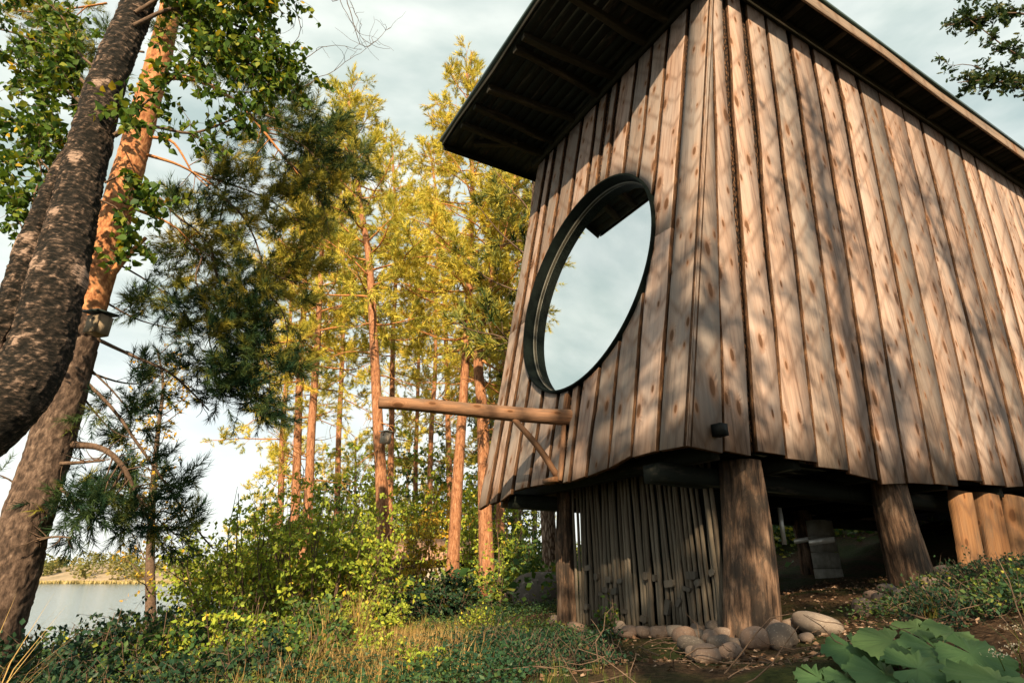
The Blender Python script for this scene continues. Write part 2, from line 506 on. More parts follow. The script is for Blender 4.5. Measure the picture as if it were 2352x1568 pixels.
M['frame'] = plain_mat('window_frame_dark', (0.004, 0.0065, 0.006), 0.7, 0.0, 0.3, 9.0, 0.1, 0.04)
M['gasket'] = plain_mat('window_trim_pale', (0.10, 0.10, 0.09), 0.5, 0.0, 0.2)
M['log'] = wood_mat('peeled_log', (0.40, 0.26, 0.17), (0.30, 0.18, 0.11), (0.10, 0.06, 0.04), (0.24, 0.2, 0.17), knots=False, grey_amt=0.6, scale=1.0, stain=(.47, .62, .85))
def post_mat():
    m, nt, out = new_mat('cracked_post_log')
    tc = nd(nt, 'ShaderNodeTexCoord')
    at = nd(nt, 'ShaderNodeAttribute', None, attribute_name='tint')
    mp = nd(nt, 'ShaderNodeMapping', {'Vector': tc.outputs['Object'], 'Scale': (34, 34, 3.2)})
    n1 = nd(nt, 'ShaderNodeTexNoise', {'Vector': mp.outputs[0], 'Scale': 1.0, 'Detail': 9.0, 'Roughness': 0.74})
    mp2 = nd(nt, 'ShaderNodeMapping', {'Vector': tc.outputs['Object'], 'Scale': (7, 7, 3)})
    n2 = nd(nt, 'ShaderNodeTexNoise', {'Vector': mp2.outputs[0], 'Scale': 1.0, 'Detail': 7.0, 'Roughness': 0.7, 'Distortion': 0.6})
    t = math_n(nt, 'ADD', math_n(nt, 'MULTIPLY', at.outputs['Fac'], 0.4), math_n(nt, 'MULTIPLY', n1.outputs['Fac'], 0.7))
    col = ramp(nt, t, [(0.40, (0.012, 0.009, 0.007)), (0.49, (0.07, 0.044, 0.031)), (0.58, (0.19, 0.115, 0.075)), (0.72, (0.34, 0.235, 0.17))])
    sf = nd(nt, 'ShaderNodeMapRange', {'Value': n2.outputs['Fac'], 'From Min': 0.44, 'From Max': 0.58, 'To Max': 0.85}).outputs[0]
    col = mixc(nt, sf, col, (0.045, 0.036, 0.03))
    bp = nd(nt, 'ShaderNodeBump', {'Height': n1.outputs['Fac'], 'Strength': 0.8, 'Distance': 0.02})
    b = nd(nt, 'ShaderNodeBsdfPrincipled', {'Base Color': col, 'Roughness': 0.85, 'Specular IOR Level': 0.15, 'Normal': bp.outputs[0]})
    nt.links.new(b.outputs[0], out.inputs['Surface'])
    return m
M['post'] = post_mat()
M['beam'] = wood_mat('beam_log', (0.38, 0.20, 0.105), (0.27, 0.13, 0.065), (0.08, 0.04, 0.025), (0.2, 0.14, 0.105), grey_amt=0.4, stain=(.5, .66, .7))
M['pole'] = wood_mat('grey_pole', (0.25, 0.205, 0.155), (0.18, 0.145, 0.108), (0.05, 0.038, 0.028), (0.17, 0.155, 0.13), knots=False, grey_amt=0.6, scale=2.0)
M['block'] = wood_mat('grey_block', (0.17, 0.145, 0.12), (0.13, 0.11, 0.09), (0.07, 0.055, 0.045), (0.13, 0.125, 0.11), knots=False, grey_amt=0.7, scale=2.0)
M['orange_plank'] = wood_mat('orange_slab', (0.30, 0.15, 0.065), (0.22, 0.105, 0.045), (0.08, 0.038, 0.02), (0.19, 0.13, 0.085), grey_amt=0.45, stain=(.5, .66, .75))
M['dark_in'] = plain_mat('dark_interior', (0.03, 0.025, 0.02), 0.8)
M['black'] = plain_mat('black_plastic', (0.008, 0.009, 0.009), 0.6, spec=0.08)
M['zinc'] = plain_mat('zinc_plate', (0.5, 0.5, 0.48), 0.4, 0.5, 0.1)
M['concrete'] = plain_mat('concrete_block', (0.27, 0.265, 0.24), 0.9, 0, 0.25, 14.0, 0.4)

def glass_mat():
    m, nt, out = new_mat('window_glass')
    gl = nd(nt, 'ShaderNodeBsdfGlossy', {'Color': (0.93, 0.95, 0.94, 1), 'Roughness': 0.004})
    tr = nd(nt, 'ShaderNodeBsdfTransparent', {'Color': (0.75, 0.8, 0.78, 1)})
    mx = nd(nt, 'ShaderNodeMixShader', {0: 0.9, 1: tr.outputs[0], 2: gl.outputs[0]})
    nt.links.new(mx.outputs[0], out.inputs['Surface'])
    return m
M['glass'] = glass_mat()

M['pine_bark_hi'] = bark_mat('orange_pine_bark', [(0.22, (0.10, 0.035, 0.015)), (0.42, (0.36, 0.15, 0.06)), (0.60, (0.52, 0.27, 0.12)), (0.8, (0.62, 0.40, 0.22))], scale=(22, 22, 9), bump=0.7, dist=0.02)
M['pine_bark_lo'] = bark_mat('grey_brown_pine_bark', [(0.2, (0.03, 0.02, 0.014)), (0.45, (0.13, 0.08, 0.055)), (0.62, (0.24, 0.165, 0.12)), (0.85, (0.36, 0.27, 0.21))], scale=(20, 20, 6), bump=1.0, dist=0.04)
M['pine_bark_far'] = bark_mat('far_pine_bark', [(0.3, (0.07, 0.03, 0.018)), (0.5, (0.30, 0.135, 0.068)), (0.72, (0.48, 0.27, 0.16))], scale=(26, 26, 7), vor=False, bump=0.8, dist=0.04, detail=8.0)
def tint_bark(name, stops):
    m, nt, out = new_mat(name)
    tc = nd(nt, 'ShaderNodeTexCoord')
    at = nd(nt, 'ShaderNodeAttribute', None, attribute_name='tint')
    mp = nd(nt, 'ShaderNodeMapping', {'Vector': tc.outputs['Object'], 'Scale': (46, 46, 20)})
    n1 = nd(nt, 'ShaderNodeTexNoise', {'Vector': mp.outputs[0], 'Scale': 1.0, 'Detail': 9.0, 'Roughness': 0.75})
    t = math_n(nt, 'ADD', math_n(nt, 'ADD', 0.36, math_n(nt, 'MULTIPLY', at.outputs['Fac'], 0.32)), math_n(nt, 'MULTIPLY', math_n(nt, 'SUBTRACT', n1.outputs['Fac'], 0.5), 1.7))
    bp = nd(nt, 'ShaderNodeBump', {'Height': n1.outputs['Fac'], 'Strength': 0.5, 'Distance': 0.012})
    b = nd(nt, 'ShaderNodeBsdfPrincipled', {'Base Color': ramp(nt, t, stops), 'Roughness': 0.85, 'Specular IOR Level': 0.2, 'Normal': bp.outputs[0]})
    nt.links.new(b.outputs[0], out.inputs['Surface'])
    return m
M['pine_near_hi'] = tint_bark('flaky_orange_pine_bark', [(0.1, (0.07, 0.025, 0.012)), (0.35, (0.25, 0.095, 0.04)), (0.62, (0.43, 0.195, 0.085)), (0.95, (0.55, 0.32, 0.17))])
M['pine_near_lo'] = tint_bark('rough_grey_pine_bark', [(0.1, (0.012, 0.009, 0.007)), (0.4, (0.05, 0.033, 0.025)), (0.65, (0.12, 0.08, 0.06)), (0.95, (0.24, 0.175, 0.135))])
M['limb'] = bark_mat('grey_limb_bark', [(0.25, (0.04, 0.028, 0.02)), (0.55, (0.13, 0.085, 0.06)), (0.8, (0.24, 0.17, 0.12))], scale=(30, 30, 30), vor=False, bump=0.4)
M['limb_orange'] = bark_mat('orange_limb_bark', [(0.25, (0.14, 0.055, 0.02)), (0.55, (0.42, 0.19, 0.07)), (0.8, (0.58, 0.33, 0.16))], scale=(30, 30, 30), vor=False, bump=0.4)

def birch_bark():
    m, nt, out = new_mat('rough_birch_bark')
    tc = nd(nt, 'ShaderNodeTexCoord')
    at = nd(nt, 'ShaderNodeAttribute', None, attribute_name='tint')
    mp = nd(nt, 'ShaderNodeMapping', {'Vector': tc.outputs['Object'], 'Scale': (26, 26, 62)})
    n1 = nd(nt, 'ShaderNodeTexNoise', {'Vector': mp.outputs[0], 'Scale': 1.0, 'Detail': 9.0, 'Roughness': 0.72})
    mp3 = nd(nt, 'ShaderNodeMapping', {'Vector': tc.outputs['Object'], 'Scale': (12, 12, 130)})
    n3 = nd(nt, 'ShaderNodeTexNoise', {'Vector': mp3.outputs[0], 'Scale': 1.0, 'Detail': 3.0})
    t = math_n(nt, 'ADD', math_n(nt, 'MULTIPLY', at.outputs['Fac'], 0.22), n1.outputs['Fac'])
    dark = ramp(nt, t, [(0.46, (0.006, 0.006, 0.005)), (0.57, (0.026, 0.021, 0.017)), (0.65, (0.08, 0.056, 0.043)), (0.72, (0.24, 0.165, 0.125)), (0.82, (0.44, 0.32, 0.25))])
    pale = mixc(nt, nd(nt, 'ShaderNodeMapRange', {'Value': n3.outputs['Fac'], 'From Min': 0.52, 'From Max': 0.66}).outputs[0], (0.44, 0.31, 0.245), (0.10, 0.065, 0.05))
    pf = nd(nt, 'ShaderNodeMapRange', {'Value': math_n(nt, 'ADD', at.outputs['Fac'], math_n(nt, 'MULTIPLY', math_n(nt, 'SUBTRACT', n1.outputs['Fac'], 0.5), 0.6)), 'From Min': 0.80, 'From Max': 0.88}).outputs[0]
    col = mixc(nt, pf, dark, pale)
    bp = nd(nt, 'ShaderNodeBump', {'Height': n1.outputs['Fac'], 'Strength': 1.0, 'Distance': 0.03})
    b = nd(nt, 'ShaderNodeBsdfPrincipled', {'Base Color': col, 'Roughness': 0.85, 'Specular IOR Level': 0.2, 'Normal': bp.outputs[0]})
    nt.links.new(b.outputs[0], out.inputs['Surface'])
    return m
M['birch_bark'] = birch_bark()

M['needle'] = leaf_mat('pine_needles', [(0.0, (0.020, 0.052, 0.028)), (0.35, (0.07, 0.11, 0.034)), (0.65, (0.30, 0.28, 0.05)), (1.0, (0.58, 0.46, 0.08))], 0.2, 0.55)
M['needle_sun'] = leaf_mat('sunlit_pine_needles', [(0.0, (0.22, 0.26, 0.05)), (0.4, (0.49, 0.43, 0.062)), (0.8, (0.65, 0.53, 0.085)), (1.0, (0.70, 0.45, 0.075))], 0.16, 0.55)  # sunlit copy of the pine needles, sun yellow put into the colour
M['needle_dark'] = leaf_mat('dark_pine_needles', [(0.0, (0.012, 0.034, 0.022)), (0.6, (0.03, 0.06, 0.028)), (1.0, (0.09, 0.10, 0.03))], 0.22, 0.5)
M['birch_leaf'] = leaf_mat('birch_leaves', [(0.0, (0.03, 0.075, 0.02)), (0.5, (0.085, 0.15, 0.025)), (0.85, (0.25, 0.27, 0.035)), (1.0, (0.5, 0.32, 0.03))], 0.34, 0.5)
M['shrub_sun'] = leaf_mat('sunlit_shrub_leaves', [(0.0, (0.10, 0.17, 0.025)), (0.5, (0.26, 0.33, 0.04)), (0.85, (0.40, 0.42, 0.05)), (1.0, (0.55, 0.38, 0.045))], 0.22, 0.5)  # lit copy of the shrub leaf: sunlight is part of this colour
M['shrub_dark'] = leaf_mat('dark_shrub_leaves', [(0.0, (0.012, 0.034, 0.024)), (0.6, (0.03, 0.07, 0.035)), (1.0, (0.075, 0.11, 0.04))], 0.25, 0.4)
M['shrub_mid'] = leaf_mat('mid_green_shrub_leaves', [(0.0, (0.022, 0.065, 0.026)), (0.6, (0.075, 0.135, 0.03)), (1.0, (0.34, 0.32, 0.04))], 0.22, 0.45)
M['amber_leaf'] = leaf_mat('amber_leaves', [(0.0, (0.16, 0.19, 0.025)), (0.5, (0.42, 0.31, 0.035)), (1.0, (0.62, 0.33, 0.04))], 0.22, 0.5)  # yellowish leaves, with the gold of sunlit shrubs put into the colour
M['oak_leaf'] = leaf_mat('oak_leaves', [(0.0, (0.015, 0.035, 0.016)), (0.6, (0.04, 0.065, 0.02)), (1.0, (0.11, 0.11, 0.025))], 0.3, 0.4)
M['grass'] = leaf_mat('grass_blades', [(0.0, (0.03, 0.07, 0.02)), (0.5, (0.09, 0.12, 0.025)), (0.8, (0.22, 0.18, 0.05)), (1.0, (0.36, 0.24, 0.09))], 0.3, 0.5)
M['dry_grass'] = leaf_mat('dry_grass', [(0.0, (0.22, 0.14, 0.05)), (0.6, (0.38, 0.25, 0.09)), (1.0, (0.5, 0.36, 0.16))], 0.3, 0.6)
M['cover'] = leaf_mat('ground_cover_leaves', [(0.0, (0.02, 0.055, 0.03)), (0.5, (0.055, 0.105, 0.035)), (0.85, (0.20, 0.20, 0.035)), (1.0, (0.34, 0.16, 0.04))], 0.22, 0.4)
M['litter'] = leaf_mat('leaf_litter', [(0.0, (0.05, 0.028, 0.016)), (0.6, (0.15, 0.085, 0.05)), (1.0, (0.36, 0.25, 0.18))], 0.05, 0.7)
M['bigleaf'] = leaf_mat('broad_lobed_leaf', [(0.0, (0.055, 0.12, 0.05)), (1.0, (0.135, 0.205, 0.075))], 0.25, 0.55)
M['flower'] = leaf_mat('cream_flowers', [(0.0, (0.55, 0.38, 0.24)), (1.0, (0.75, 0.68, 0.55))], 0.2, 0.6)
M['far_wood'] = leaf_mat('far_wood_foliage', [(0.0, (0.06, 0.09, 0.03)), (0.6, (0.17, 0.16, 0.05)), (1.0, (0.28, 0.22, 0.07))], 0.2, 0.6)
M['reed'] = leaf_mat('reeds', [(0.0, (0.3, 0.24, 0.1)), (1.0, (0.45, 0.36, 0.17))], 0.2, 0.6)

def rock_mat():
    m, nt, out = new_mat('granite_stone')
    tc = nd(nt, 'ShaderNodeTexCoord')
    oi = nd(nt, 'ShaderNodeObjectInfo')
    n1 = nd(nt, 'ShaderNodeTexNoise', {'Vector': tc.outputs['Object'], 'Scale': 55.0, 'Detail': 6.0, 'Roughness': 0.7})
    n2 = nd(nt, 'ShaderNodeTexNoise', {'Vector': tc.outputs['Object'], 'Scale': 7.0, 'Detail': 4.0})
    base = ramp(nt, oi.outputs['Random'], [(0.0, (0.075, 0.062, 0.053)), (0.3, (0.17, 0.125, 0.10)), (0.6, (0.23, 0.145, 0.105)), (0.8, (0.14, 0.12, 0.105)), (1.0, (0.27, 0.21, 0.17))])
    col = mixc(nt, nd(nt, 'ShaderNodeMapRange', {'Value': n1.outputs['Fac'], 'From Min': 0.45, 'From Max': 0.62, 'To Max': 0.65}).outputs[0], base, (0.08, 0.065, 0.055))
    col = mixc(nt, nd(nt, 'ShaderNodeMapRange', {'Value': n2.outputs['Fac'], 'From Min': 0.55, 'From Max': 0.7, 'To Max': 0.4}).outputs[0], col, (0.36, 0.31, 0.26))
    bp = nd(nt, 'ShaderNodeBump', {'Height': n1.outputs['Fac'], 'Strength': 0.5, 'Distance': 0.01})
    b = nd(nt, 'ShaderNodeBsdfPrincipled', {'Base Color': col, 'Roughness': 0.85, 'Normal': bp.outputs[0]})
    nt.links.new(b.outputs[0], out.inputs['Surface'])
    return m
M['rock'] = rock_mat()

def ground_mat():
    m, nt, out = new_mat('forest_floor')
    tc = nd(nt, 'ShaderNodeTexCoord')
    n1 = nd(nt, 'ShaderNodeTexNoise', {'Vector': tc.outputs['Object'], 'Scale': 1.1, 'Detail': 6.0, 'Roughness': 0.6})
    n2 = nd(nt, 'ShaderNodeTexNoise', {'Vector': tc.outputs['Object'], 'Scale': 28.0, 'Detail': 8.0, 'Roughness': 0.75})
    soil = ramp(nt, n2.outputs['Fac'], [(0.3, (0.018, 0.012, 0.008)), (0.5, (0.07, 0.042, 0.025)), (0.65, (0.14, 0.085, 0.05)), (0.8, (0.26, 0.17, 0.11))])
    moss = ramp(nt, n2.outputs['Fac'], [(0.3, (0.012, 0.022, 0.008)), (0.6, (0.05, 0.06, 0.018)), (0.8, (0.11, 0.10, 0.03))])
    f = nd(nt, 'ShaderNodeMapRange', {'Value': n1.outputs['Fac'], 'From Min': 0.42, 'From Max': 0.58}).outputs[0]
    col = mixc(nt, f, soil, moss)
    bp = nd(nt, 'ShaderNodeBump', {'Height': n2.outputs['Fac'], 'Strength': 0.9, 'Distance': 0.05})
    b = nd(nt, 'ShaderNodeBsdfPrincipled', {'Base Color': col, 'Roughness': 0.95, 'Specular IOR Level': 0.1, 'Normal': bp.outputs[0]})
    nt.links.new(b.outputs[0], out.inputs['Surface'])
    return m
M['ground'] = ground_mat()

def water_mat():
    m, nt, out = new_mat('lake_water')
    tc = nd(nt, 'ShaderNodeTexCoord')
    mp = nd(nt, 'ShaderNodeMapping', {'Vector': tc.outputs['Object'], 'Scale': (0.35, 1.0, 1.0)})
    n1 = nd(nt, 'ShaderNodeTexNoise', {'Vector': mp.outputs[0], 'Scale': 1.4, 'Detail': 5.0, 'Roughness': 0.6})
    bp = nd(nt, 'ShaderNodeBump', {'Height': n1.outputs['Fac'], 'Strength': 0.35, 'Distance': 0.25})
    b = nd(nt, 'ShaderNodeBsdfPrincipled', {'Base Color': (0.10, 0.14, 0.14, 1), 'Roughness': 0.12, 'IOR': 1.33, 'Normal': bp.outputs[0]})
    nt.links.new(b.outputs[0], out.inputs['Surface'])
    return m
M['water'] = water_mat()

# ------------------------------------------------------------------ the setting: ground, lake, far shore
U = np.array([math.sin(math.radians(60)), math.cos(math.radians(60)), 0.0])     # along the hut's long wall
V = np.array([-U[1], U[0], 0.0])                                               # along the window wall
C = ray(1579, 1023) * 4.42                                                     # bottom of the hut's near corner
POST_F = P(1728, 1458, 5.05)
POST_L = P(1305, 1436, 7.11)
POST_B = P(2095, 1345, 6.2)

ctrl = [tuple(POST_F), tuple(POST_L), tuple(POST_B)] + [tuple(P(*q)) for q in [
    (1850, 1492, 4.3), (1176, 1568, 3.4), (2352, 1568, 2.5), (1600, 1568, 3.2), (2300, 1312, 7.2), (2200, 1420, 4.0), (2352, 1430, 3.2),
    (1900, 1442, 4.95), (1195, 1378, 11.0), (1250, 1338, 16.0), (1080, 1425, 8.5), (950, 1490, 6.2), (880, 1568, 3.9), (2352, 1300, 8.5), (1500, 1470, 5.6)]]
ctrl += [(-2.0, 4.6, -.72), (-4, 5, -.95), (-6, 8, -1.25), (-3, 9, -.8), (-9, 14, -2.2), (-16, 20, -4.8), (-5, 14, -1.05), (-2, 14, -.6), (0, 20, -.3),
         (-6, 22, -1.5), (-15, 10, -4.2), (-14, 30, -5), (0, 30, 0), (8, 20, 1.7), (8, 12, .85), (5, 13, .55), (15, 15, 2.5), (12, 8, .8), (5, 2, -.1), (0, 0.3, -1.15),
         (-3, 0, -1.4), (3, 0, -.8), (-8, 2, -2.4), (0, -10, -1), (10, -10, .3), (-12, -10, -3), (-20, 30, -5.5), (0, 48, .3), (22, 40, 2), (-12, 48, -5), (-5, 40, -1.2), (-25, 5, -6)]
CT = np.array(ctrl)
def _phi(d): return np.where(d > 1e-9, d * d * np.log(d + 1e-12), 0.0)
_n = len(CT)
_K = _phi(np.linalg.norm(CT[:, None, :2] - CT[None, :, :2], axis=2)) + np.eye(_n) * 0.15
_Pm = np.c_[np.ones(_n), CT[:, :2]]
_A = np.block([[_K, _Pm], [_Pm.T, np.zeros((3, 3))]])
_W = np.linalg.solve(_A, np.r_[CT[:, 2], 0, 0, 0])
def gh(x, y):
    x = np.atleast_1d(np.asarray(x, float)); y = np.atleast_1d(np.asarray(y, float))
    xc, yc = np.clip(x, -26, 24), np.clip(y, -12, 50)
    d = np.hypot(xc[:, None] - CT[None, :, 0], yc[:, None] - CT[None, :, 1])
    h = _phi(d) @ _W[:_n] + _W[_n] + _W[_n + 1] * xc + _W[_n + 2] * yc
    h = h + 0.02 * np.sin(x * 3.1 + y * 1.7) + 0.015 * np.sin(x * 5.3 - y * 4.1) + 0.02 * np.cos(y * 2.3 - x * .7)
    return h
def on_ground(x, y, dz=0.0):
    return np.array([x, y, float(gh(x, y)[0]) + dz])
def ground_hit(px, py, lo=2.0, hi=40.0):
    r = ray(px, py)
    t = np.linspace(lo, hi, 800)
    dz = r[2] * t - gh(r[0] * t, r[1] * t)
    k = np.argmax(dz < 0)
    if not (dz < 0).any(): k = len(t) - 1
    return r * t[k]

def sgrid(a0, a1, n, dense):
    s = np.linspace(-1, 1, n)
    return np.sinh(s * dense) / np.sinh(dense)
gx = np.concatenate([-np.geomspace(900, 9, 34), np.linspace(-8.7, 9, 110), np.geomspace(9.4, 900, 34)])
gy = np.concatenate([-np.geomspace(200, 4, 16), np.linspace(-3.5, 1.8, 20), np.linspace(1.9, 14, 90), np.geomspace(14.2, 1200, 50)])
GX, GY = np.meshgrid(gx, gy)
GZ = gh(GX.ravel(), GY.ravel())
near = (np.abs(GX.ravel()) < 9) & (GY.ravel() > 0) & (GY.ravel() < 14)
GZ = GZ + np.where(near, RNG.normal(0, 0.008, len(GZ)), 0)
idx = np.arange(GX.size).reshape(GX.shape)
quads = np.stack([idx[:-1, :-1], idx[:-1, 1:], idx[1:, 1:], idx[1:, :-1]], -1).reshape(-1, 4)
link('ground', make_mesh('ground', np.c_[GX.ravel(), GY.ravel(), GZ], [quads], M['ground'], smooth=True), kind='structure')

WZ = -3.8
lake_v = np.array([[-900, -150, WZ], [30, -150, WZ], [30, 1200, WZ], [-900, 1200, WZ]])
link('lake_water', make_mesh('lake_water', lake_v, [np.array([[0, 1, 2, 3]])], M['water']), kind='structure')

# far shore: low hills with a wood that reads as one mass
az = np.radians(np.linspace(-62, 6, 120))
dist = np.array([300., 304, 312, 330, 360, 420, 520])
hz = np.array([-0.6, .4, 1.6, 3.4, 5.2, 6.5, 4.0])
prof = 0.55 + 0.45 * np.sin(np.degrees(az) * .21 + 2.4) + .18 * np.sin(np.degrees(az) * .9) 
hv = np.array([[d * math.tan(a_), d, WZ + h_ * (0.6 + 1.0 * max(p_, 0.05) if h_ > 0 else 1)] for d, h_ in zip(dist, hz) for a_, p_ in zip(az, prof)])
hi_ = np.arange(len(hv)).reshape(len(dist), len(az))
hq = np.stack([hi_[:-1, :-1], hi_[:-1, 1:], hi_[1:, 1:], hi_[1:, :-1]], -1).reshape(-1, 4)
M['shore'] = bark_mat('far_shore_rock', [(0.3, (0.15, 0.12, 0.07)), (0.7, (0.42, 0.32, 0.22))], scale=(.1, .1, .3), vor=False, bump=0.1)
link('far_shore_hills', make_mesh('far_shore_hills', hv, [hq], M['shore'], smooth=True), kind='structure')
mb = MB()
n_t = 1100
az_t = RNG.uniform(-60, 4, n_t); d_t = 306 + 190 * RNG.random(n_t) ** 1.5
pr = 0.55 + 0.45 * np.sin(az_t * .21 + 2.4) + .18 * np.sin(az_t * .9)
h_t = np.interp(d_t, dist, hz); z_t = WZ + np.where(h_t > 0, h_t * (0.6 + np.maximum(pr, .05)), h_t) - .3
H_t = RNG.uniform(3.5, 7.5, n_t) * (0.75 + .4 * np.clip(pr, 0, 1))
for k in range(n_t):
    nl = 36
    p_ = RNG.random(nl); rr = (1 - p_ ** 1.6) * H_t[k] * RNG.uniform(.16, .32) * np.sqrt(RNG.random(nl)) + .1
    ph = RNG.random(nl) * 6.28
    base = np.array([d_t[k] * math.tan(math.radians(az_t[k])), d_t[k], z_t[k]])
    pos = base + np.c_[rr * np.cos(ph), rr * np.sin(ph), H_t[k] * (0.08 + .92 * p_)]
    scatter(mb, LEAF_DIAMOND[0], LEAF_DIAMOND[1], pos, nrm(np.c_[np.cos(ph), np.sin(ph), RNG.normal(0, .5, nl)]), rand_dirs(nl), RNG.uniform(1.2, 2.1, nl) * H_t[k] / 7, tint=np.clip(RNG.random() * .7 + RNG.random(nl) * .3, 0, 1))
link('far_wood', mb.mesh('far_wood', M['far_wood']), kind='stuff', label='low sunlit wood along the far lake shore', cat='woodland')
mb = MB()
n_r = 2500
az_r = RNG.uniform(-45, -22, n_r); d_r = RNG.uniform(295, 302, n_r)
pos = np.c_[d_r * np.tan(np.radians(az_r)), d_r, np.full(n_r, WZ - .1)]
scatter(mb, LEAF_DIAMOND[0], LEAF_DIAMOND[1], pos, nrm(np.c_[RNG.normal(0, .15, (n_r, 2)), np.ones(n_r)]), rand_dirs(n_r), RNG.uniform(.8, 1.9, n_r))
link('reed_belt', mb.mesh('reed_belt', M['reed']), kind='stuff', label='pale reed belt at the edge of the far shore', cat='reeds')

# ------------------------------------------------------------------ the hut
KL = 0.22686                                   # the window wall leans back along U
WL = U * KL + np.array([0, 0, 1.0]); WLN = np.linalg.norm(WL)
def wall_frame(X, Z):
    Z = nrm(Z); X = nrm(X); Y = np.cross(Z, X)
    return X, Y, Z
FL = wall_frame(-V, WL)                        # window wall: x = -V, y = into the hut, z = up the wall
FR = wall_frame(U, np.array([0, 0, 1.0]))      # long wall
def uv(px, py, fr):
    n = fr[1]; r = ray(px, py)
    p_ = r * (C @ n) / (r @ n)
    d = p_ - C
    return np.array([d @ fr[0], d @ fr[2]])
def mat_of(fr, origin):
    X, Y, Z = fr
    m = Matrix(((X[0], Y[0], Z[0], origin[0]), (X[1], Y[1], Z[1], origin[1]), (X[2], Y[2], Z[2], origin[2]), (0, 0, 0, 1)))
    return m
ZS = C[2] + 6.06                               # underside of the roof
hut = thing('plank_hut', 'tall hut of weathered live-edge planks on log posts with a big round window', 'hut', (POST_F[0], POST_F[1], POST_F[2]))
def part(name, me, parent=None, mw=None, **k):
    return link(name, me, parent or hut, mw if mw is not None else Matrix.Identity(4), **k)

def board(fr, left, right, bot, top, thick=0.042, depth=0.0, cut=None, mats=None, rows=9, wob=0.006, cup=0.0012, name='board', parent=None, seed=0, cols=2):
    """left / right: polylines of (lat, up); bot / top: (value at left edge, value at right edge)"""
    rng = np.random.default_rng(seed)
    L = np.array(sorted(left, key=lambda q: q[1])); R = np.array(sorted(right, key=lambda q: q[1]))
    def ext(Pn, h):
        h = np.asarray(h, float)
        x = np.interp(h, Pn[:, 1], Pn[:, 0])
        s0 = (Pn[1, 0] - Pn[0, 0]) / (Pn[1, 1] - Pn[0, 1]); s1 = (Pn[-1, 0] - Pn[-2, 0]) / (Pn[-1, 1] - Pn[-2, 1])
        x = np.where(h < Pn[0, 1], Pn[0, 0] + (h - Pn[0, 1]) * s0, x)
        return np.where(h > Pn[-1, 1], Pn[-1, 0] + (h - Pn[-1, 1]) * s1, x)
    ph = rng.random(8) * 6.28
    wl_ = lambda h: wob * (np.sin(h * 2.3 + ph[0]) + .7 * np.sin(h * 5.1 + ph[1]) + .5 * np.sin(h * 11. + ph[2]))
    wr_ = lambda h: wob * (np.sin(h * 2.7 + ph[3]) + .7 * np.sin(h * 4.6 + ph[4]) + .5 * np.sin(h * 12. + ph[5]))
    ox = (L[0, 0] + R[0, 0]) / 2; oz = min(bot)
    cy0 = depth + rng.uniform(-.004, .004)
    def grid(bf, tf, M_, N_):
        mb = MB()
        s = np.linspace(0, 1, M_ + 1)
        b_, t_ = bf(s), tf(s)
        if np.all(t_ - b_ < 0.01): return None
        t_ = np.maximum(t_, b_ + 0.002)
        tt = np.linspace(0, 1, N_ + 1)
        Hh = b_[None, :] + (t_ - b_)[None, :] * tt[:, None]
        lx = ext(L, Hh) + wl_(Hh); rx = ext(R, Hh) + wr_(Hh)
        X_ = lx + (rx - lx) * s[None, :]
        cupv = cup * (1 - (2 * s - 1) ** 2)
        yf = np.broadcast_to(cy0 - cupv[None, :], Hh.shape)
        front = np.stack([X_ - ox, yf, Hh - oz], -1).reshape(-1, 3)
        inset = 0.006
        X2 = X_ + inset * (1 - 2 * s[None, :]) * -1
        back = np.stack([X2 - ox, np.full(Hh.shape, cy0 + thick), Hh - oz], -1).reshape(-1, 3)
        ii = np.arange((N_ + 1) * (M_ + 1)).reshape(N_ + 1, M_ + 1)
        q = np.stack([ii[:-1, :-1], ii[:-1, 1:], ii[1:, 1:], ii[1:, :-1]], -1).reshape(-1, 4)
        nf = (N_ + 1) * (M_ + 1)
        v = np.vstack([front, back])
        mb.add(v, [q], 0)
        base = mb.n - len(v)
        mb.f.append(q[:, ::-1] + nf + base); mb.m.append(np.full(len(q), 1))
        loop = np.concatenate([ii[0, :], ii[1:, -1], ii[-1, -2::-1], ii[-2:0:-1, 0]])
        l2 = np.roll(loop, -1)
        sq = np.stack([l2, loop, loop + nf, l2 + nf], -1) + base
        mb.f.append(sq); mb.m.append(np.full(len(sq), 1))
        return part(name, mb.mesh(name, mats), parent, mat_of(fr, C + fr[0] * ox + fr[2] * oz))
    bl = lambda s: bot[0] + (bot[1] - bot[0]) * s
    tl = lambda s: top[0] + (top[1] - top[0]) * s
    if cut is None:
        grid(bl, tl, cols, rows)
    else:
        def lo_hi(s):
            lo_, hi__ = [], []
            for si in s:
                hs = np.linspace(min(bot), max(top), 900)
                xs = ext(L, hs) + (ext(R, hs) - ext(L, hs)) * si
                dx_, dh_ = xs - WC[0], hs - WC[1]
                ins = Qn[0, 0] * dx_ ** 2 + 2 * Qn[0, 1] * dx_ * dh_ + Qn[1, 1] * dh_ ** 2
                if (ins < 1).any():
                    k = np.nonzero(ins < 1)[0]; lo_.append(hs[k[0]]); hi__.append(hs[k[-1]])
                else:
                    k = int(np.argmin(ins)); lo_.append(hs[k]); hi__.append(hs[k])
            return np.array(lo_), np.array(hi__)
        MM = 14
        grid(bl, lambda s: lo_hi(s)[0], MM, 7)
        grid(lambda s: lo_hi(s)[1], tl, MM, 7)

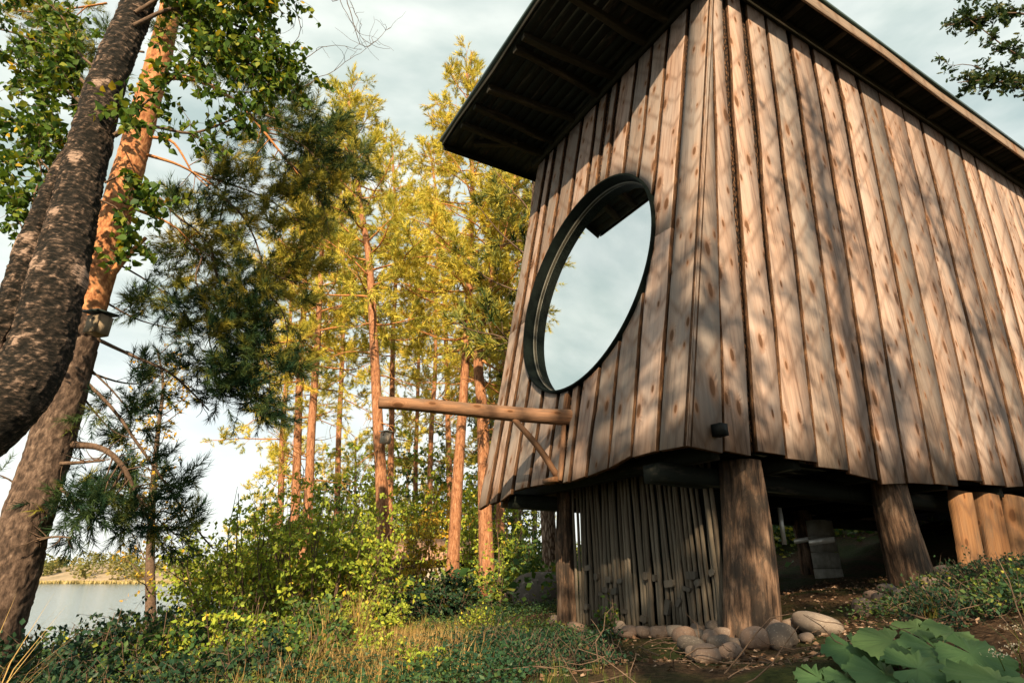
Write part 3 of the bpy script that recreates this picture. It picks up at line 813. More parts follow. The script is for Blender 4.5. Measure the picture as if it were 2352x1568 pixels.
# round window opening, fitted in the plane of the leaning wall
rim = [(1445,402),(1490,425),(1503,470),(1502,540),(1475,650),(1430,765),(1370,850),(1310,895),(1275,906),(1240,890),(1218,840),(1212,770),(1222,690),(1255,590),(1320,490),(1390,425)]
RQ = np.array([uv(*q, FL) for q in rim])
xm = RQ.mean(0)
xx, yy = (RQ - xm).T
sol = np.linalg.lstsq(np.c_[xx * xx, xx * yy, yy * yy, xx, yy], np.ones(len(xx)), rcond=None)[0]
eA, eB, eCc, eD, eE = sol
Qm = np.array([[eA, eB / 2], [eB / 2, eCc]])
ec = np.linalg.solve(2 * Qm, -np.array([eD, eE]))
scale_ = 1 + ec @ Qm @ ec
ev, evec = np.linalg.eigh(Qm / scale_)
WC = xm + ec
AX = 1 / np.sqrt(ev)
def ell(t, grow=0.0):
    return WC[None] + np.outer(np.cos(t) * (AX[0] + grow), evec[:, 0]) + np.outer(np.sin(t) * (AX[1] + grow), evec[:, 1])
Qn = evec @ np.diag(1 / (AX + 0.0) ** 2) @ evec.T
def ell_h(x):
    dx = x - WC[0]
    a_, b_, c_ = Qn[1, 1], 2 * Qn[0, 1] * dx, Qn[0, 0] * dx * dx - 1
    D_ = b_ * b_ - 4 * a_ * c_
    if D_ <= 1e-4: return None
    s = math.sqrt(D_)
    return (WC[1] + (-b_ - s) / (2 * a_), WC[1] + (-b_ + s) / (2 * a_))
CUT = {'fn': ell_h, 'c': WC, 'tilt': -Qn[0, 1] / Qn[1, 1]}

# window wall: gap lines between boards, top point to bottom point, on the survey picture
gl = [((1254,379),(1171.5,870),(1120,1155)), ((1273,356),(1190,870),(1144,1150)), ((1300.5,326),(1218,870),(1176.5,1125)), ((1335.5,289),(1246.5,902),(1215,1116)),
      ((1372,249),(1283,907),(1254,1111)), ((1397,226),(1309,907),(1288,1107)), ((1420.5,199),(1333,895),(1309,1103)), ((1458,184),(1373,882),(1348,1092)),
      ((1490.5,184),(1415,870),(1396.5,1073)), ((1524,196),(1467,800),(1451,1043)), ((1570.5,184),(1526,796),(1511,1028))]
gw = [4, 4, 4, 4, 4, 5.5, 5, 3.6, 3.4, 4, 4.4]
edges_l = [[(1230, 415), (1165, 800), (1099, 1169)]]
edges_r = []
for (l_, w_) in zip(gl, gw):
    edges_r.append([(x - w_, y) for x, y in l_])
    edges_l.append([(x + w_, y) for x, y in l_])
edges_r.append([(1634, 0), (1622, 250), (1599, 640), (1579, 1023)])
botl = [1169, 1157, 1150, 1126, 1116.5, 1110, 1108, 1104, 1092, 1073.5, 1049, 1034]
botr = [1158, 1151, 1132, 1117, 1111, 1106, 1105, 1093, 1075, 1046, 1035, 1023]
topz = 6.07 * WLN
for i in range(12):
    L_ = [uv(*q, FL) for q in edges_l[i]]; R_ = [uv(*q, FL) for q in edges_r[i]]
    if i == 11: R_ = [np.array([0., 0.]), np.array([0., 6.0])]
    hb = (uv(edges_l[i][-1][0], botl[i], FL)[1], uv(edges_r[i][-1][0], botr[i], FL)[1])
    lats = [q[0] for q in L_ + R_]
    hit_ = max(lats) > WC[0] - max(AX) and min(lats) < WC[0] + max(AX)
    board(FL, L_, R_, hb, (topz, topz), cut=CUT if hit_ else None, mats=[M['plank_grey'] if i % 3 != 1 else M['plank'], M['edge']], seed=100 + i, rows=14, wob=0.006 if i < 11 else 0.0)
for i, (l_, w_) in enumerate(zip(gl, gw)):
    L_ = [uv(x - w_ - 7, y, FL) for x, y in l_]; R_ = [uv(x + w_ + 7, y, FL) for x, y in l_]
    hb = uv(l_[-1][0], l_[-1][1] - 3, FL)[1]
    lats = [q[0] for q in L_ + R_]
    hit_ = max(lats) > WC[0] - max(AX) and min(lats) < WC[0] + max(AX)
    board(FL, L_, R_, (hb, hb), (topz, topz), thick=0.02, depth=0.055, cut=CUT if hit_ else None, mats=[M['inner'], M['inner']], seed=150 + i, wob=0.002, name='inner_board', rows=6, cols=1)

# long wall: right / left edges of the boards
rl = [  # (left-edge polyline of board, right-edge polyline of board, bottom y left, bottom y right)
    ([(1634,0),(1622,250),(1599,640),(1579,1023)], [(1636,20),(1637,225),(1650,640),(1659,1040)], 1023, 1040),
    ([(1640,20),(1645,225),(1655,640),(1666,1034)], [(1659.5,22),(1669,225),(1693,560),(1727,1046)], 1034, 1046),
    ([(1672.5,25),(1686,225),(1708,560),(1740,1035)], [(1702.5,50),(1721,225),(1758,600),(1804,1045)], 1035, 1045),
    ([(1720,50),(1739,225),(1770,600),(1810,1052)], [(1759,70),(1776,225),(1823,600),(1876,1060)], 1052, 1060),
    ([(1767,77),(1787,225),(1833,600),(1882,1071)], [(1810,100),(1829,225),(1884,600),(1949,1079)], 1071, 1079),
    ([(1822,107),(1840,225),(1891,600),(1953,1085)], [(1863,137),(1879,225),(1942,600),(2015,1102)], 1087, 1102),
    ([(1873,140),(1889,225),(1950,600),(2027,1111)], [(1914,170),(1927.5,225),(1996,600),(2081,1109)], 1111, 1109),
    ([(1924,160),(1939,225),(2006,610),(2087,1108)], [(1968,200),(1981,245),(2050,610),(2145,1110)], 1108, 1111),
    ([(1976,200),(1988,245),(2058,610),(2149,1111)], [(2010,190),(2025,260),(2099,610),(2201,1115)], 1110, 1116),
    ([(2013,190),(2029,260),(2102,610),(2203,1101)], [(2058,200),(2073,265),(2150,610),(2254,1103)], 1101, 1104),
    ([(2062,200),(2077,265),(2154,610),(2264,1112)], [(2102,235),(2118,310),(2187,600),(2310,1114)], 1112, 1115),
    ([(2108,235),(2124,310),(2193,600),(2312,1117)], [(2147,230),(2163,302),(2232,610),(2350,1116)], 1118, 1116),
    ([(2152,230),(2168,302),(2238,610),(2358,1117)], [(2184,265),(2200,337),(2272,612),(2396,1117)], 1117, 1118),
    ([(2189,265),(2205,337),(2278,612),(2403,1117)], [(2219,290),(2235,360),(2301,610),(2430,1117)], 1117, 1119),
    ([(2223,290),(2239,360),(2306,610),(2436,1117)], [(2259,310),(2275,382),(2337,610),(2470,1120)], 1117, 1120),
    ([(2263,310),(2279,382),(2342,610),(2478,1118)], [(2302,335),(2318,405),(2376,610),(2512,1120)], 1118, 1120),
]
for i, (l_, r_, bl_, br_) in enumerate(rl):
    L_ = [uv(*q, FR) for q in l_]; R_ = [uv(*q, FR) for q in r_]
    if i == 0: L_ = [np.array([.0, 0.]), np.array([KL * 6., 6.])]; R_ = [np.array([max(q[0], KL * q[1] + .035), q[1]]) for q in R_]
    hb = (uv(l_[-1][0], bl_, FR)[1], uv(r_[-1][0], br_, FR)[1])
    board(FR, L_, R_, hb, (6.1, 6.1), mats=[M['plank'] if i % 4 else M['plank_grey'], M['edge']], seed=200 + i, rows=14, wob=0.0 if i == 0 else (0.008 if i < 4 else 0.005))
    if i:
        pr_ = rl[i - 1][1]
        Li = [uv(q[0] - (9 if i > 1 else 0.5), q[1], FR) for q in pr_]; Ri = [uv(q[0] + 9, q[1], FR) for q in l_]
        if i == 1: Li = [np.array([KL * h_ + .03, h_]) for h_ in (0., 6.)]
        hbi = min(uv(pr_[-1][0], rl[i - 1][3] - 4, FR)[1], hb[0]) + (0.03 if i % 3 else .10)
        board(FR, Li, Ri, (hbi, hbi), (6.08, 6.08), thick=0.02, depth=0.055, mats=[M['inner'], M['inner']], seed=260 + i, wob=0.003, name='inner_board', rows=6, cols=1)
# the rest of the long wall, past the picture's edge
lat = uv(2512, 1120, FR)[0]; sl = 0.095
lat0 = lat
while lat < 11.2:
    w_ = RNG.uniform(.24, .34)
    board(FR, [(lat, 0), (lat + sl * 6, 6)], [(lat + w_, 0), (lat + w_ + sl * 6, 6)], (.06, .05), (6.1, 6.1), mats=[M['plank'], M['edge']], seed=int(300 + lat * 10))
    board(FR, [(lat + w_ - .05, 0), (lat + w_ - .05 + sl * 6, 6)], [(lat + w_ + .09, 0), (lat + w_ + .09 + sl * 6, 6)], (.1, .1), (6.08, 6.08), thick=.02, depth=.055, mats=[M['inner'], M['inner']], name='inner_board', rows=4, cols=1, seed=int(400 + lat * 10))
    lat += w_ + .04

def upos(u_, v_, z_):
    return C + U * u_ + V * v_ + np.array([0, 0, z_])
def prism(corners_uvz, name, mat, parent=None, smooth=False, **k):
    """closed hexahedron from 8 (u,v,z) corners, bottom four then top four"""
    v = np.array([upos(*q) for q in corners_uvz])
    o = v.mean(0)
    f = np.array([[0,3,2,1],[4,5,6,7],[0,1,5,4],[1,2,6,5],[2,3,7,6],[3,0,4,7]])
    # local frame: x = v, z = u so that wood grain runs along u
    me = make_mesh(name, v - o, [f], mat)
    return part(name, me, parent, Matrix.Translation(Vector(o)), **k)
def uvbox(u0, u1, v0, v1, z0, z1, name, mat, grain='u', parent=None):
    """box in hut axes; local z along the grain"""
    X, Z = (nrm(V), nrm(U)) if grain == 'u' else ((nrm(U), nrm(V)) if grain == 'v' else (nrm(U), np.array([0, 0, 1.])))
    fr = wall_frame(X, Z)
    c_ = upos((u0 + u1) / 2, (v0 + v1) / 2, (z0 + z1) / 2)
    du, dv, dz_ = (u1 - u0) / 2, (v1 - v0) / 2, (z1 - z0) / 2
    hx, hy, hz_ = {'u': (dv, dz_, du), 'v': (du, dz_, dv), 'z': (du, dv, dz_)}[grain]
    bv, bf = box_vf((-hx, -hy, -hz_), (hx, hy, hz_))
    return part(name, make_mesh(name, bv, bf, mat), parent, mat_of(fr, c_))

# lining behind the boards, far walls and floor, so that the hut is a closed body
def lining(corners, name, mat):
    v = np.array([upos(*q) for q in corners]); o = v[0]
    part(name, make_mesh(name, v - o, [np.array([[0, 1, 2, 3]])], mat), None, Matrix.Translation(Vector(o)))
LH = 6.0
uvbox(.25, 11.2, 3.34, 3.40, -.14, .0, 'rear_wall', M['plank_grey'], 'u')
def slab(corners_bottom, corners_top, name, mat):
    prism(corners_bottom + corners_top, name, mat)
slab([(0.25, 3.34, .002), (11.2, 3.34, .002), (11.2, 3.40, .002), (0.25, 3.40, .002)], [(1.5, 3.92, LH), (11.2, 3.92, LH), (11.2, 3.98, LH), (1.5, 3.98, LH)], 'rear_wall', M['plank_grey'])
slab([(11.2, .06, .02), (11.28, .06, .02), (11.28, 3.3, .02), (11.2, 3.3, .02)], [(11.8, .06, LH), (11.88, .06, LH), (11.88, 3.9, LH), (11.8, 3.9, LH)], 'end_wall', M['plank_grey'])
# inner lining of the long wall keeps daylight out of the gaps
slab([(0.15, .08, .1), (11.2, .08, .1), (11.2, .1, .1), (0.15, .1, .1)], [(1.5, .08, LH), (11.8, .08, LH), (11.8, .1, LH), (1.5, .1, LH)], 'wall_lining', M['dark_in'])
# floor underside boards and joists
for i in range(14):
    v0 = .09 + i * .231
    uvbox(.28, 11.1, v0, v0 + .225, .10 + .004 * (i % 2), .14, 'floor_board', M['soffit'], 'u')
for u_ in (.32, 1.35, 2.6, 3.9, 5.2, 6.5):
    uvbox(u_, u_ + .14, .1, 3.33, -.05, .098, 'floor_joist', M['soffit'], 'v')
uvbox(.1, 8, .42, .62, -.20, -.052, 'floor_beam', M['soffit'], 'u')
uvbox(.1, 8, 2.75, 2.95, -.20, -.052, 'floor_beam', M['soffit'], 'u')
# lining of the window wall with the round opening left free: ring of quads between ellipse and the wall outline
tt = np.linspace(0, 2 * math.pi, 73)[:-1]
inner_e = ell(tt, 0.02)
X_, Y_, Z_ = FL
outl = []
for q in inner_e:
    d = (q - WC) / np.linalg.norm(q - WC)
    ks = []
    lims = (-3.35, -.12, .2, 6.05)
    if d[0] < 0: ks.append((lims[0] - WC[0]) / d[0])
    if d[0] > 0: ks.append((lims[1] - WC[0]) / d[0])
    if d[1] < 0: ks.append((lims[2] - WC[1]) / d[1])
    if d[1] > 0: ks.append((lims[3] - WC[1]) / d[1])
    outl.append(WC + d * min(ks))
outl = np.array(outl)
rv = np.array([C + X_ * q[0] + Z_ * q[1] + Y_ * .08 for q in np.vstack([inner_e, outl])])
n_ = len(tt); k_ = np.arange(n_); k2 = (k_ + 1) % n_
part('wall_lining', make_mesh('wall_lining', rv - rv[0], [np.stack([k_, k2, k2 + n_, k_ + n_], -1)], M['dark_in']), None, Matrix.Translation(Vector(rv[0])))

# window: dark reveal ring, pale trim rings, pane
win_o = C + X_ * WC[0] + Z_ * WC[1]
window = part('round_window', None, None, mat_of(FL, win_o), label='big round window with dark reveal reflecting the pale sky')
def ring(profile, name, mat, smooth=True):
    """profile: closed list of (grow, depth) swept round the opening"""
    T = np.linspace(0, 2 * math.pi, 97)[:-1]
    rows = []
    for gr, dp in profile:
        e_ = ell(T, gr) - WC
        rows.append(np.c_[e_[:, 0], np.full(len(T), dp), e_[:, 1]])
    Vv = np.array(rows); m_, n__ = Vv.shape[:2]
    ii = np.arange(m_ * n__).reshape(m_, n__)
    a_ = ii; b_ = np.roll(ii, -1, 0)
    q = np.stack([a_, np.roll(a_, -1, 1), np.roll(b_, -1, 1), b_], -1).reshape(-1, 4)
    me = make_mesh(name, Vv.reshape(-1, 3), [q], mat)
    me.polygons.foreach_set('use_smooth', np.zeros(len(q), bool))
    return link(name, me, window, PW[window.name])
ring([(.012, -.045), (.012, .145), (-.012, .145), (-.012, -.045)], 'frame', M['frame'])
ring([(-.0125, .08), (-.0125, .14), (-.028, .14), (-.025, .085)], 'inner_frame', M['frame'])
ring([(-.0285, .092), (-.0285, .138), (-.036, .138), (-.034, .098)], 'trim_ring', M['gasket'])
ring([(-.0365, .104), (-.0365, .136), (-.044, .136), (-.041, .108)], 'bead_ring', M['rafter'])
T = np.linspace(0, 2 * math.pi, 97)[:-1]
e_ = ell(T, -.037) - WC
gv = np.vstack([np.c_[e_[:, 0], np.full(96, .120), e_[:, 1]], np.c_[e_[:, 0], np.full(96, .126), e_[:, 1]]])
kk = np.arange(96)
me = bpy.data.meshes.new('pane')
me.from_pydata([tuple(q) for q in gv], [], [list(range(96)), list(range(191, 95, -1))] + [[int(i), int((i + 1) % 96), int((i + 1) % 96 + 96), int(i + 96)] for i in kk])
me.materials.append(M['glass'])
link('pane', me, window, PW[window.name])
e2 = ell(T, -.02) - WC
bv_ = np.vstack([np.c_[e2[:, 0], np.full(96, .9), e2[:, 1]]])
me = bpy.data.meshes.new('interior_dark_disc')  # dark disc added to stand for the unlit room behind the pane
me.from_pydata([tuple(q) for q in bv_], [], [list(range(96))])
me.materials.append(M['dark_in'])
link('interior_dark_disc', me, window, PW[window.name])

# roof: soffit boards along V, rafters along U, fascia, metal edge, deck
roof = part('roof', None, None, Matrix.Translation(Vector(upos(1, 1, 6.1))), label='flat overhanging roof with dark boarded soffit')
RZ = 6.06
RU0, RV0, RV1 = -.30, -.42, 4.62
u_ = RU0 + .03; i = 0
while u_ < 12.4:
    w_ = .148
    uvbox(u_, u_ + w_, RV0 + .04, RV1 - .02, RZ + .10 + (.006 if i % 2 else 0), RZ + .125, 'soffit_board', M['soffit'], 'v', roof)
    u_ += w_ + .004; i += 1
def wavy_beam(p0, p1, w, h, name, mat, seed, amp=.018, parent=None):
    """beam along p0->p1 hanging below that line, with an uneven lower edge"""
    rng = np.random.default_rng(seed)
    p0, p1 = np.asarray(p0, float), np.asarray(p1, float)
    Ld = np.linalg.norm(p1 - p0); Z = (p1 - p0) / Ld
    X = nrm(np.cross(np.array([0, 0, 1.]), Z)); fr = wall_frame(X, Z)      # y axis = Z x X
    upv = fr[1]; sgn = 1 if upv[2] > 0 else -1
    n = 9; zz = np.linspace(0, Ld, n)
    ph = rng.random(3) * 6.28
    low = -h + amp * (np.sin(zz * 3 + ph[0]) + .6 * np.sin(zz * 7 + ph[1]))
    sway = amp * .8 * np.sin(zz * 2.5 + ph[2])
    rows = []
    for k in range(n):
        rows.append([[-w / 2 + sway[k], 0, zz[k]], [w / 2 + sway[k], 0, zz[k]], [w / 2 + sway[k], low[k] * sgn + .01 * sgn, zz[k]], [w / 2 * .7 + sway[k], low[k] * sgn, zz[k]], [-w / 2 * .7 + sway[k], low[k] * sgn, zz[k]], [-w / 2 + sway[k], low[k] * sgn + .01 * sgn, zz[k]]])
    Vv = np.array(rows) ; 
    if sgn < 0: Vv[:, :, 1] = Vv[:, :, 1]
    ii = np.arange(n * 6).reshape(n, 6)
    q = np.stack([ii[:-1], np.roll(ii[:-1], -1, 1), np.roll(ii[1:], -1, 1), ii[1:]], -1).reshape(-1, 4)
    me = bpy.data.meshes.new(name)
    me.from_pydata([tuple(a_) for a_ in Vv.reshape(-1, 3)], [], [list(map(int, a_)) for a_ in q] + [[int(a_) for a_ in ii[0][::-1]], [int(a_) for a_ in ii[-1]]])
    me.materials.append(mat)
    return part(name, me, parent, mat_of(fr, p0))
raf = [(1541, 60), (1490.7, 113), (1418.5, 185.5), (1381, 230), (1323, 295), (1276, 340), (1250.6, 369)]
vs_ = [-uv(*q, FL)[0] for q in raf]
vs_ = [vs_[0] - .62] + vs_
for k, v_ in enumerate(vs_):
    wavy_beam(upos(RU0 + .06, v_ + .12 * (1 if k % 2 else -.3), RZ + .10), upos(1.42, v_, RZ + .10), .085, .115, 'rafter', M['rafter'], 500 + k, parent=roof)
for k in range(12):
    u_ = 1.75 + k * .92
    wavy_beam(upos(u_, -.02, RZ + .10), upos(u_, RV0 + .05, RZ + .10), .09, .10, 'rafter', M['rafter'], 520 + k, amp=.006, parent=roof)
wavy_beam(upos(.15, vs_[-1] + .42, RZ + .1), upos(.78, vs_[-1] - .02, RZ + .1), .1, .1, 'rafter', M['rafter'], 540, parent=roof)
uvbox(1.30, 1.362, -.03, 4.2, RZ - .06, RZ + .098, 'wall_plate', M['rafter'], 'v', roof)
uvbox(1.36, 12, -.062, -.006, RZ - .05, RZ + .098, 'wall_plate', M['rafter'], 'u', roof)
# fascias (live lower edge) and metal drip edges
wavy_beam(upos(RU0 - .02, RV0 + .012, RZ + .17), upos(12.4, RV0 + .012, RZ + .17), .035, .20, 'fascia', M['fascia'], 551, amp=.014, parent=roof)
wavy_beam(upos(RU0, RV0 + .03, RZ + .17), upos(RU0, RV1, RZ + .17), .03, .085, 'fascia', M['rafter'], 552, amp=.010, parent=roof)
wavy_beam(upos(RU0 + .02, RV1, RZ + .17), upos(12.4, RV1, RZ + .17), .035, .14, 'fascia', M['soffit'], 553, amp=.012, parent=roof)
uvbox(RU0 - .05, 12.5, RV0 - .035, RV0 + .05, RZ + .172, RZ + .225, 'metal_edge', M['metal'], 'u', roof)
uvbox(RU0 - .05, RU0 + .05, RV0 + .052, RV1 + .03, RZ + .172, RZ + .225, 'metal_edge', M['metal'], 'v', roof)
uvbox(RU0 + .052, 12.4, RV0 + .052, RV1 + .02, RZ + .18, RZ + .24, 'roof_deck', M['metal'], 'u', roof)

# carrying logs
def log_part(name, base, top, r0, r1, mat, seed, parent=None, rows=16, sides=22, flute=.06, label=None):
    rng = np.random.default_rng(seed)
    base, top = np.asarray(base, float), np.asarray(top, float)
    ph = rng.random(6) * 6.28
    Z = nrm(top - base)
    X = nrm(np.cross(np.array([0.31, .95, 0.05]), Z)); fr = wall_frame(X, Z)
    Ld = np.linalg.norm(top - base)
    t = np.linspace(0, 1, rows)
    pts = np.c_[.012 * np.sin(t * 5 + ph[0]), .012 * np.sin(t * 4 + ph[1]), t * Ld]
    rad = r0 + (r1 - r0) * t + (r0 * .05) * np.exp(-t * 9)
    fn = lambda s, a_: 1 + flute * (np.sin(2 * a_ + ph[2] + s) * .6 + np.sin(5 * a_ + ph[3] - 2 * s) * .4 + .4 * np.sin(9 * a_ + ph[4] + 3 * s)) + .02 * np.sin(s * 19 + 2 * a_ + ph[5])
    if r0 > .1:
        def dsp(cx_, cy_, al):
            n = fbm(np.c_[cx_ * 26, cy_ * 26, al * 2.2 + seed], 4, seed)
            return -.035 * np.clip(.52 - n, 0, 1) * 2 + .02 * np.sin(np.arctan2(cy_, cx_) * 2 + ph[2] + al), n
        v, f, ti = bark_tube(pts, rad, 60, 56, dsp)
    else:
        v, f = tube(pts, rad, sides, True, rough_fn=fn); ti = .5
    mb = MB(); mb.add(v, f, 0, ti)
    me = mb.mesh(name, mat, smooth=True)
    return part(name, me, parent, mat_of(fr, base), label=label)
up_ = np.array([0, 0, 1.0])
log_part('post', P(1731, 1480, 5.05) - up_ * .1, P(1701, 1062, 5.10), .205, .162, M['post'], 601, label='thick peeled log post at the near corner')
log_part('post', POST_L - up_ * .15, np.array([*POST_L[:2], C[2] + .0]), .115, .105, M['post'], 602)
log_part('post', POST_B - up_ * .15, np.array([*(POST_B[:2] + U[:2] * .0), C[2] + .0]), .225, .19, M['post'], 603)
for k, (px, py, tx, w_) in enumerate([(2243, 1322, 2216, .44), (2304, 1316, 2279, .46), (2360, 1310, 2338, .45), (2420, 1302, 2398, .46)]):
    b_ = P(px, py, 6.9 + k * .2)
    tp_ = ray(tx, 1112) * (6.9 + k * .2)
    fr = wall_frame(nrm(U + V * -.15), nrm(tp_ - b_))
    mbk = MB()
    rr = np.random.default_rng(610 + k); n = 7; zz = np.linspace(-.15, C[2] - b_[2] - .02, n)
    rowsv = []
    for z_ in zz:
        wl2 = w_ / 2 * (1.0 - .05 * z_) + rr.normal(0, .012); wr2 = w_ / 2 * (1 - .05 * z_) + rr.normal(0, .012)
        rowsv.append([[-wl2, .03, z_], [-wl2 * .6, -.045, z_], [0, -.06, z_], [wr2 * .6, -.045, z_], [wr2, .03, z_], [0, .06, z_]])
    Vv = np.array(rowsv); ii = np.arange(n * 6).reshape(n, 6)
    q = np.stack([ii[:-1], np.roll(ii[:-1], -1, 1), np.roll(ii[1:], -1, 1), ii[1:]], -1).reshape(-1, 4)
    mbk.add(Vv.reshape(-1, 3), [q, np.array([[0, 5, 4, 3], [0, 3, 2, 1]]), np.array([[0, 1, 2, 3], [0, 3, 4, 5]]) + (n - 1) * 6])
    part('support_slab', mbk.mesh('support_slab', M['orange_plank'], smooth=True), None, mat_of(fr, b_))
# far posts under the floor
for k, (u_, v_) in enumerate([(5.2, 2.7), (2.8, 2.75)]):
    b_ = upos(u_, v_, 0); gb = on_ground(b_[0], b_[1], -.1)
    log_part('post', gb, np.array([b_[0], b_[1], C[2]]), .16, .14, M['post'], 620 + k)

# gate of thin upright poles between the two front posts
gate_o = (POST_F + POST_L) / 2
gate = part('pole_gate', None, None, Matrix.Translation(Vector(gate_o)), label='gate of thin grey upright poles with small wooden blocks')
gA = POST_L + V * -.12 + U * .03; gB = POST_F + V * .22 + U * .03
NP = 37
poles = []
for k in range(NP):
    t = (k + .5) / NP + RNG.uniform(-.006, .006)
    b_ = gA + (gB - gA) * t
    b_ = np.array([b_[0], b_[1], float(gh(b_[0], b_[1])[0]) - .02]) + U * RNG.uniform(-.015, .015)
    r0 = RNG.uniform(.019, .027)
    top = np.array([b_[0], b_[1], C[2] + .09]) + V * RNG.normal(.0, .012) + U * RNG.normal(0, .01)
    Ld = np.linalg.norm(top - b_)
    fr = wall_frame(nrm(-V), nrm(top - b_))
    zz = np.linspace(0, Ld, 9)
    p1, p2 = RNG.random(2) * 6.28
    pts = np.c_[.008 * np.sin(zz * 2.6 + p1) + .003 * np.sin(zz * 9 + p2), .006 * np.cos(zz * 3.1 + p2), zz]
    v, f = tube(pts, np.linspace(r0, r0 * .72, 9), 7, True)
    mb = MB(); mb.add(v, f)
    part('pole', mb.mesh('pole', M['pole'], smooth=True), gate, mat_of(fr, b_))
for k in range(9):  # dark boards added in place of the shade seen between the poles
    t0, t1 = k / 9 + .003, (k + 1) / 9 - .003
    a_, b_ = gA + (gB - gA) * t0 + U * .11, gA + (gB - gA) * t1 + U * .11
    hw = np.linalg.norm((b_ - a_)[:2]) / 2; mid = (a_ + b_) / 2
    bv, bf = box_vf((-hw, 0, 0), (hw, .022, C[2] + .04 - POST_L[2]))
    part('gap_shade_board', make_mesh('gap_shade_board', bv, bf, M['soffit']), gate, mat_of(wall_frame(nrm(-V), up_), np.array([mid[0], mid[1], POST_L[2]])))
gn = nrm(np.cross(gB - gA, up_)); 
if gn @ U > 0: gn = -gn
GP = gA + gn * .035
blocks = [(555,780,54,30,-10),(610,842,32,36,4),(697,860,44,34,2),(772,870,44,26,-4),(675,932,46,28,10),(735,940,44,36,-8),(645,960,44,22,4),(543,1046,34,32,6),(808,1078,50,24,0),
          (950,836,38,44,6),(1010,850,28,38,0),(935,1132,50,34,12),(1110,888,72,40,-4),(1095,1052,36,84,18),(1176,1018,26,56,40),(1230,925,58,24,10),(1262,832,72,44,2),(1302,885,36,36,-25),(1402,812,40,36,-20)]
for (bx_, by_, bw_, bh_, rot) in blocks:
    bw_, bh_ = bw_ * .8, bh_ * 1.15
    px, py = 1163.75 + bx_ * .33587, 1041.25 + by_ * .33587
    r = ray(px, py); p_ = r * (GP @ gn) / (r @ gn)
    sc_ = np.linalg.norm(p_) / F_PX * .33587
    w_, h_ = bw_ * sc_ / .75, bh_ * sc_ * .9
    fr = wall_frame(nrm(-V), up_)
    fr2 = (fr[0] * math.cos(math.radians(-rot)) + fr[2] * math.sin(math.radians(-rot)), fr[1], fr[2] * math.cos(math.radians(-rot)) - fr[0] * math.sin(math.radians(-rot)))
    c_ = .12 * min(w_, h_)
    o8 = np.array([[-w_/2, -h_/2 + c_], [-w_/2 + c_, -h_/2], [w_/2 - 2*c_, -h_/2], [w_/2, -h_/2 + 2.2*c_], [w_/2, h_/2 - c_], [w_/2 - c_, h_/2], [-w_/2 + c_, h_/2], [-w_/2, h_/2 - c_]])
    vv = np.vstack([np.c_[o8[:, 0], np.full(8, -.008), o8[:, 1]], np.c_[o8[:, 0], np.full(8, .025), o8[:, 1]]])
    me = bpy.data.meshes.new('block')
    me.from_pydata([tuple(q) for q in vv], [], [list(range(8)), list(range(15, 7, -1))] + [[(i + 1) % 8, i, i + 8, (i + 1) % 8 + 8] for i in range(8)])
    me.materials.append(M['block'])
    part('block', me, gate, mat_of(fr2, p_))

# beam sticking out of the window wall, with its brace
bw = uv(1305, 957, FL); beam_w = C + FL[0] * bw[0] + FL[2] * bw[1]
r = ray(870, 926)
d_az = np.array([-math.sin(math.radians(74)), -math.cos(math.radians(74)), 0.0])
tq = (beam_w[0] - r[0] * beam_w[1]) / (r[0] * d_az[1] - d_az[0])
beam_e = beam_w + d_az * tq
beam_e[2] = r[2] * beam_e[1]
sgn_ = nrm(beam_e - beam_w)
log_part('jutting_beam', beam_w - sgn_ * .15, beam_e, .085, .062, M['beam'], 630, sides=14, flute=.03, label='peeled log beam jutting from the window wall')
q1 = beam_w + (beam_e - beam_w) * .30 - up_ * .05
bq = uv(1281, 1092, FL); q2 = C + FL[0] * bq[0] + FL[2] * bq[1]
log_part('brace', q2, q1, .035, .03, M['beam'], 631, sides=8, flute=.04)
# batten under the beam end and small ledge
bt = [uv(1306, 905, FL), uv(1287, 1105, FL)]
pa, pb_ = [C + FL[0] * q[0] + FL[2] * q[1] - FL[1] * .015 for q in bt]
log_part('batten', pb_, pa, .03, .026, M['beam'], 632, sides=6, flute=.05)
lb = uv(1276, 1105, FL); lp = C + FL[0] * lb[0] + FL[2] * lb[1]
bv, bf = box_vf((-.14, -.07, -.02), (.10, 0, .02))
part('ledge', make_mesh('ledge', bv, bf, M['beam']), None, mat_of(FL, lp))

# small black wall lamp on the corner board
lq = uv(1640, 990, FR)
lamp_o = C + FR[0] * lq[0] + FR[2] * lq[1]
lamp = thing('wall_lamp', 'small black box lamp screwed to the corner board', 'lamp', lamp_o)
bv, bf = box_vf((-.042, -.105, -.05), (.042, -.012, .045))
part('housing', make_mesh('housing', bv, bf, M['black']), lamp, mat_of(FR, lamp_o))
bv, bf = box_vf((-.03, -.014, -.03), (.03, .002, .03))
part('bracket', make_mesh('bracket', bv, bf, M['zinc']), lamp, mat_of(FR, lamp_o))

# ------------------------------------------------------------------ plants: generators
def frame_pts(poly):
    """poly of (px, py, fwd) -> world points"""
    return np.array([P(*q) for q in poly])

def bezier_branch(p0, d0, L, rng, n=7, up=0.15, wig=0.12):
    pts = [np.asarray(p0, float)]; d = nrm(d0)
    for k in range(n - 1):
        d = nrm(d + rng.normal(0, wig, 3) + np.array([0, 0, up * .3]))
        pts.append(pts[-1] + d * L / (n - 1))
    return np.array(pts)

def bezier_batch(p0, d0, L, rng, n, up, wig):
    """many wandering twigs at once: (k, n, 3)"""
    k = len(p0); d = nrm(d0); out = np.zeros((k, n, 3)); out[:, 0] = p0
    for i in range(1, n):
        d = nrm(d + rng.normal(0, wig, (k, 3)) + np.array([0, 0, up * .3]))
        out[:, i] = out[:, i - 1] + d * (L / (n - 1))[:, None]
    return out

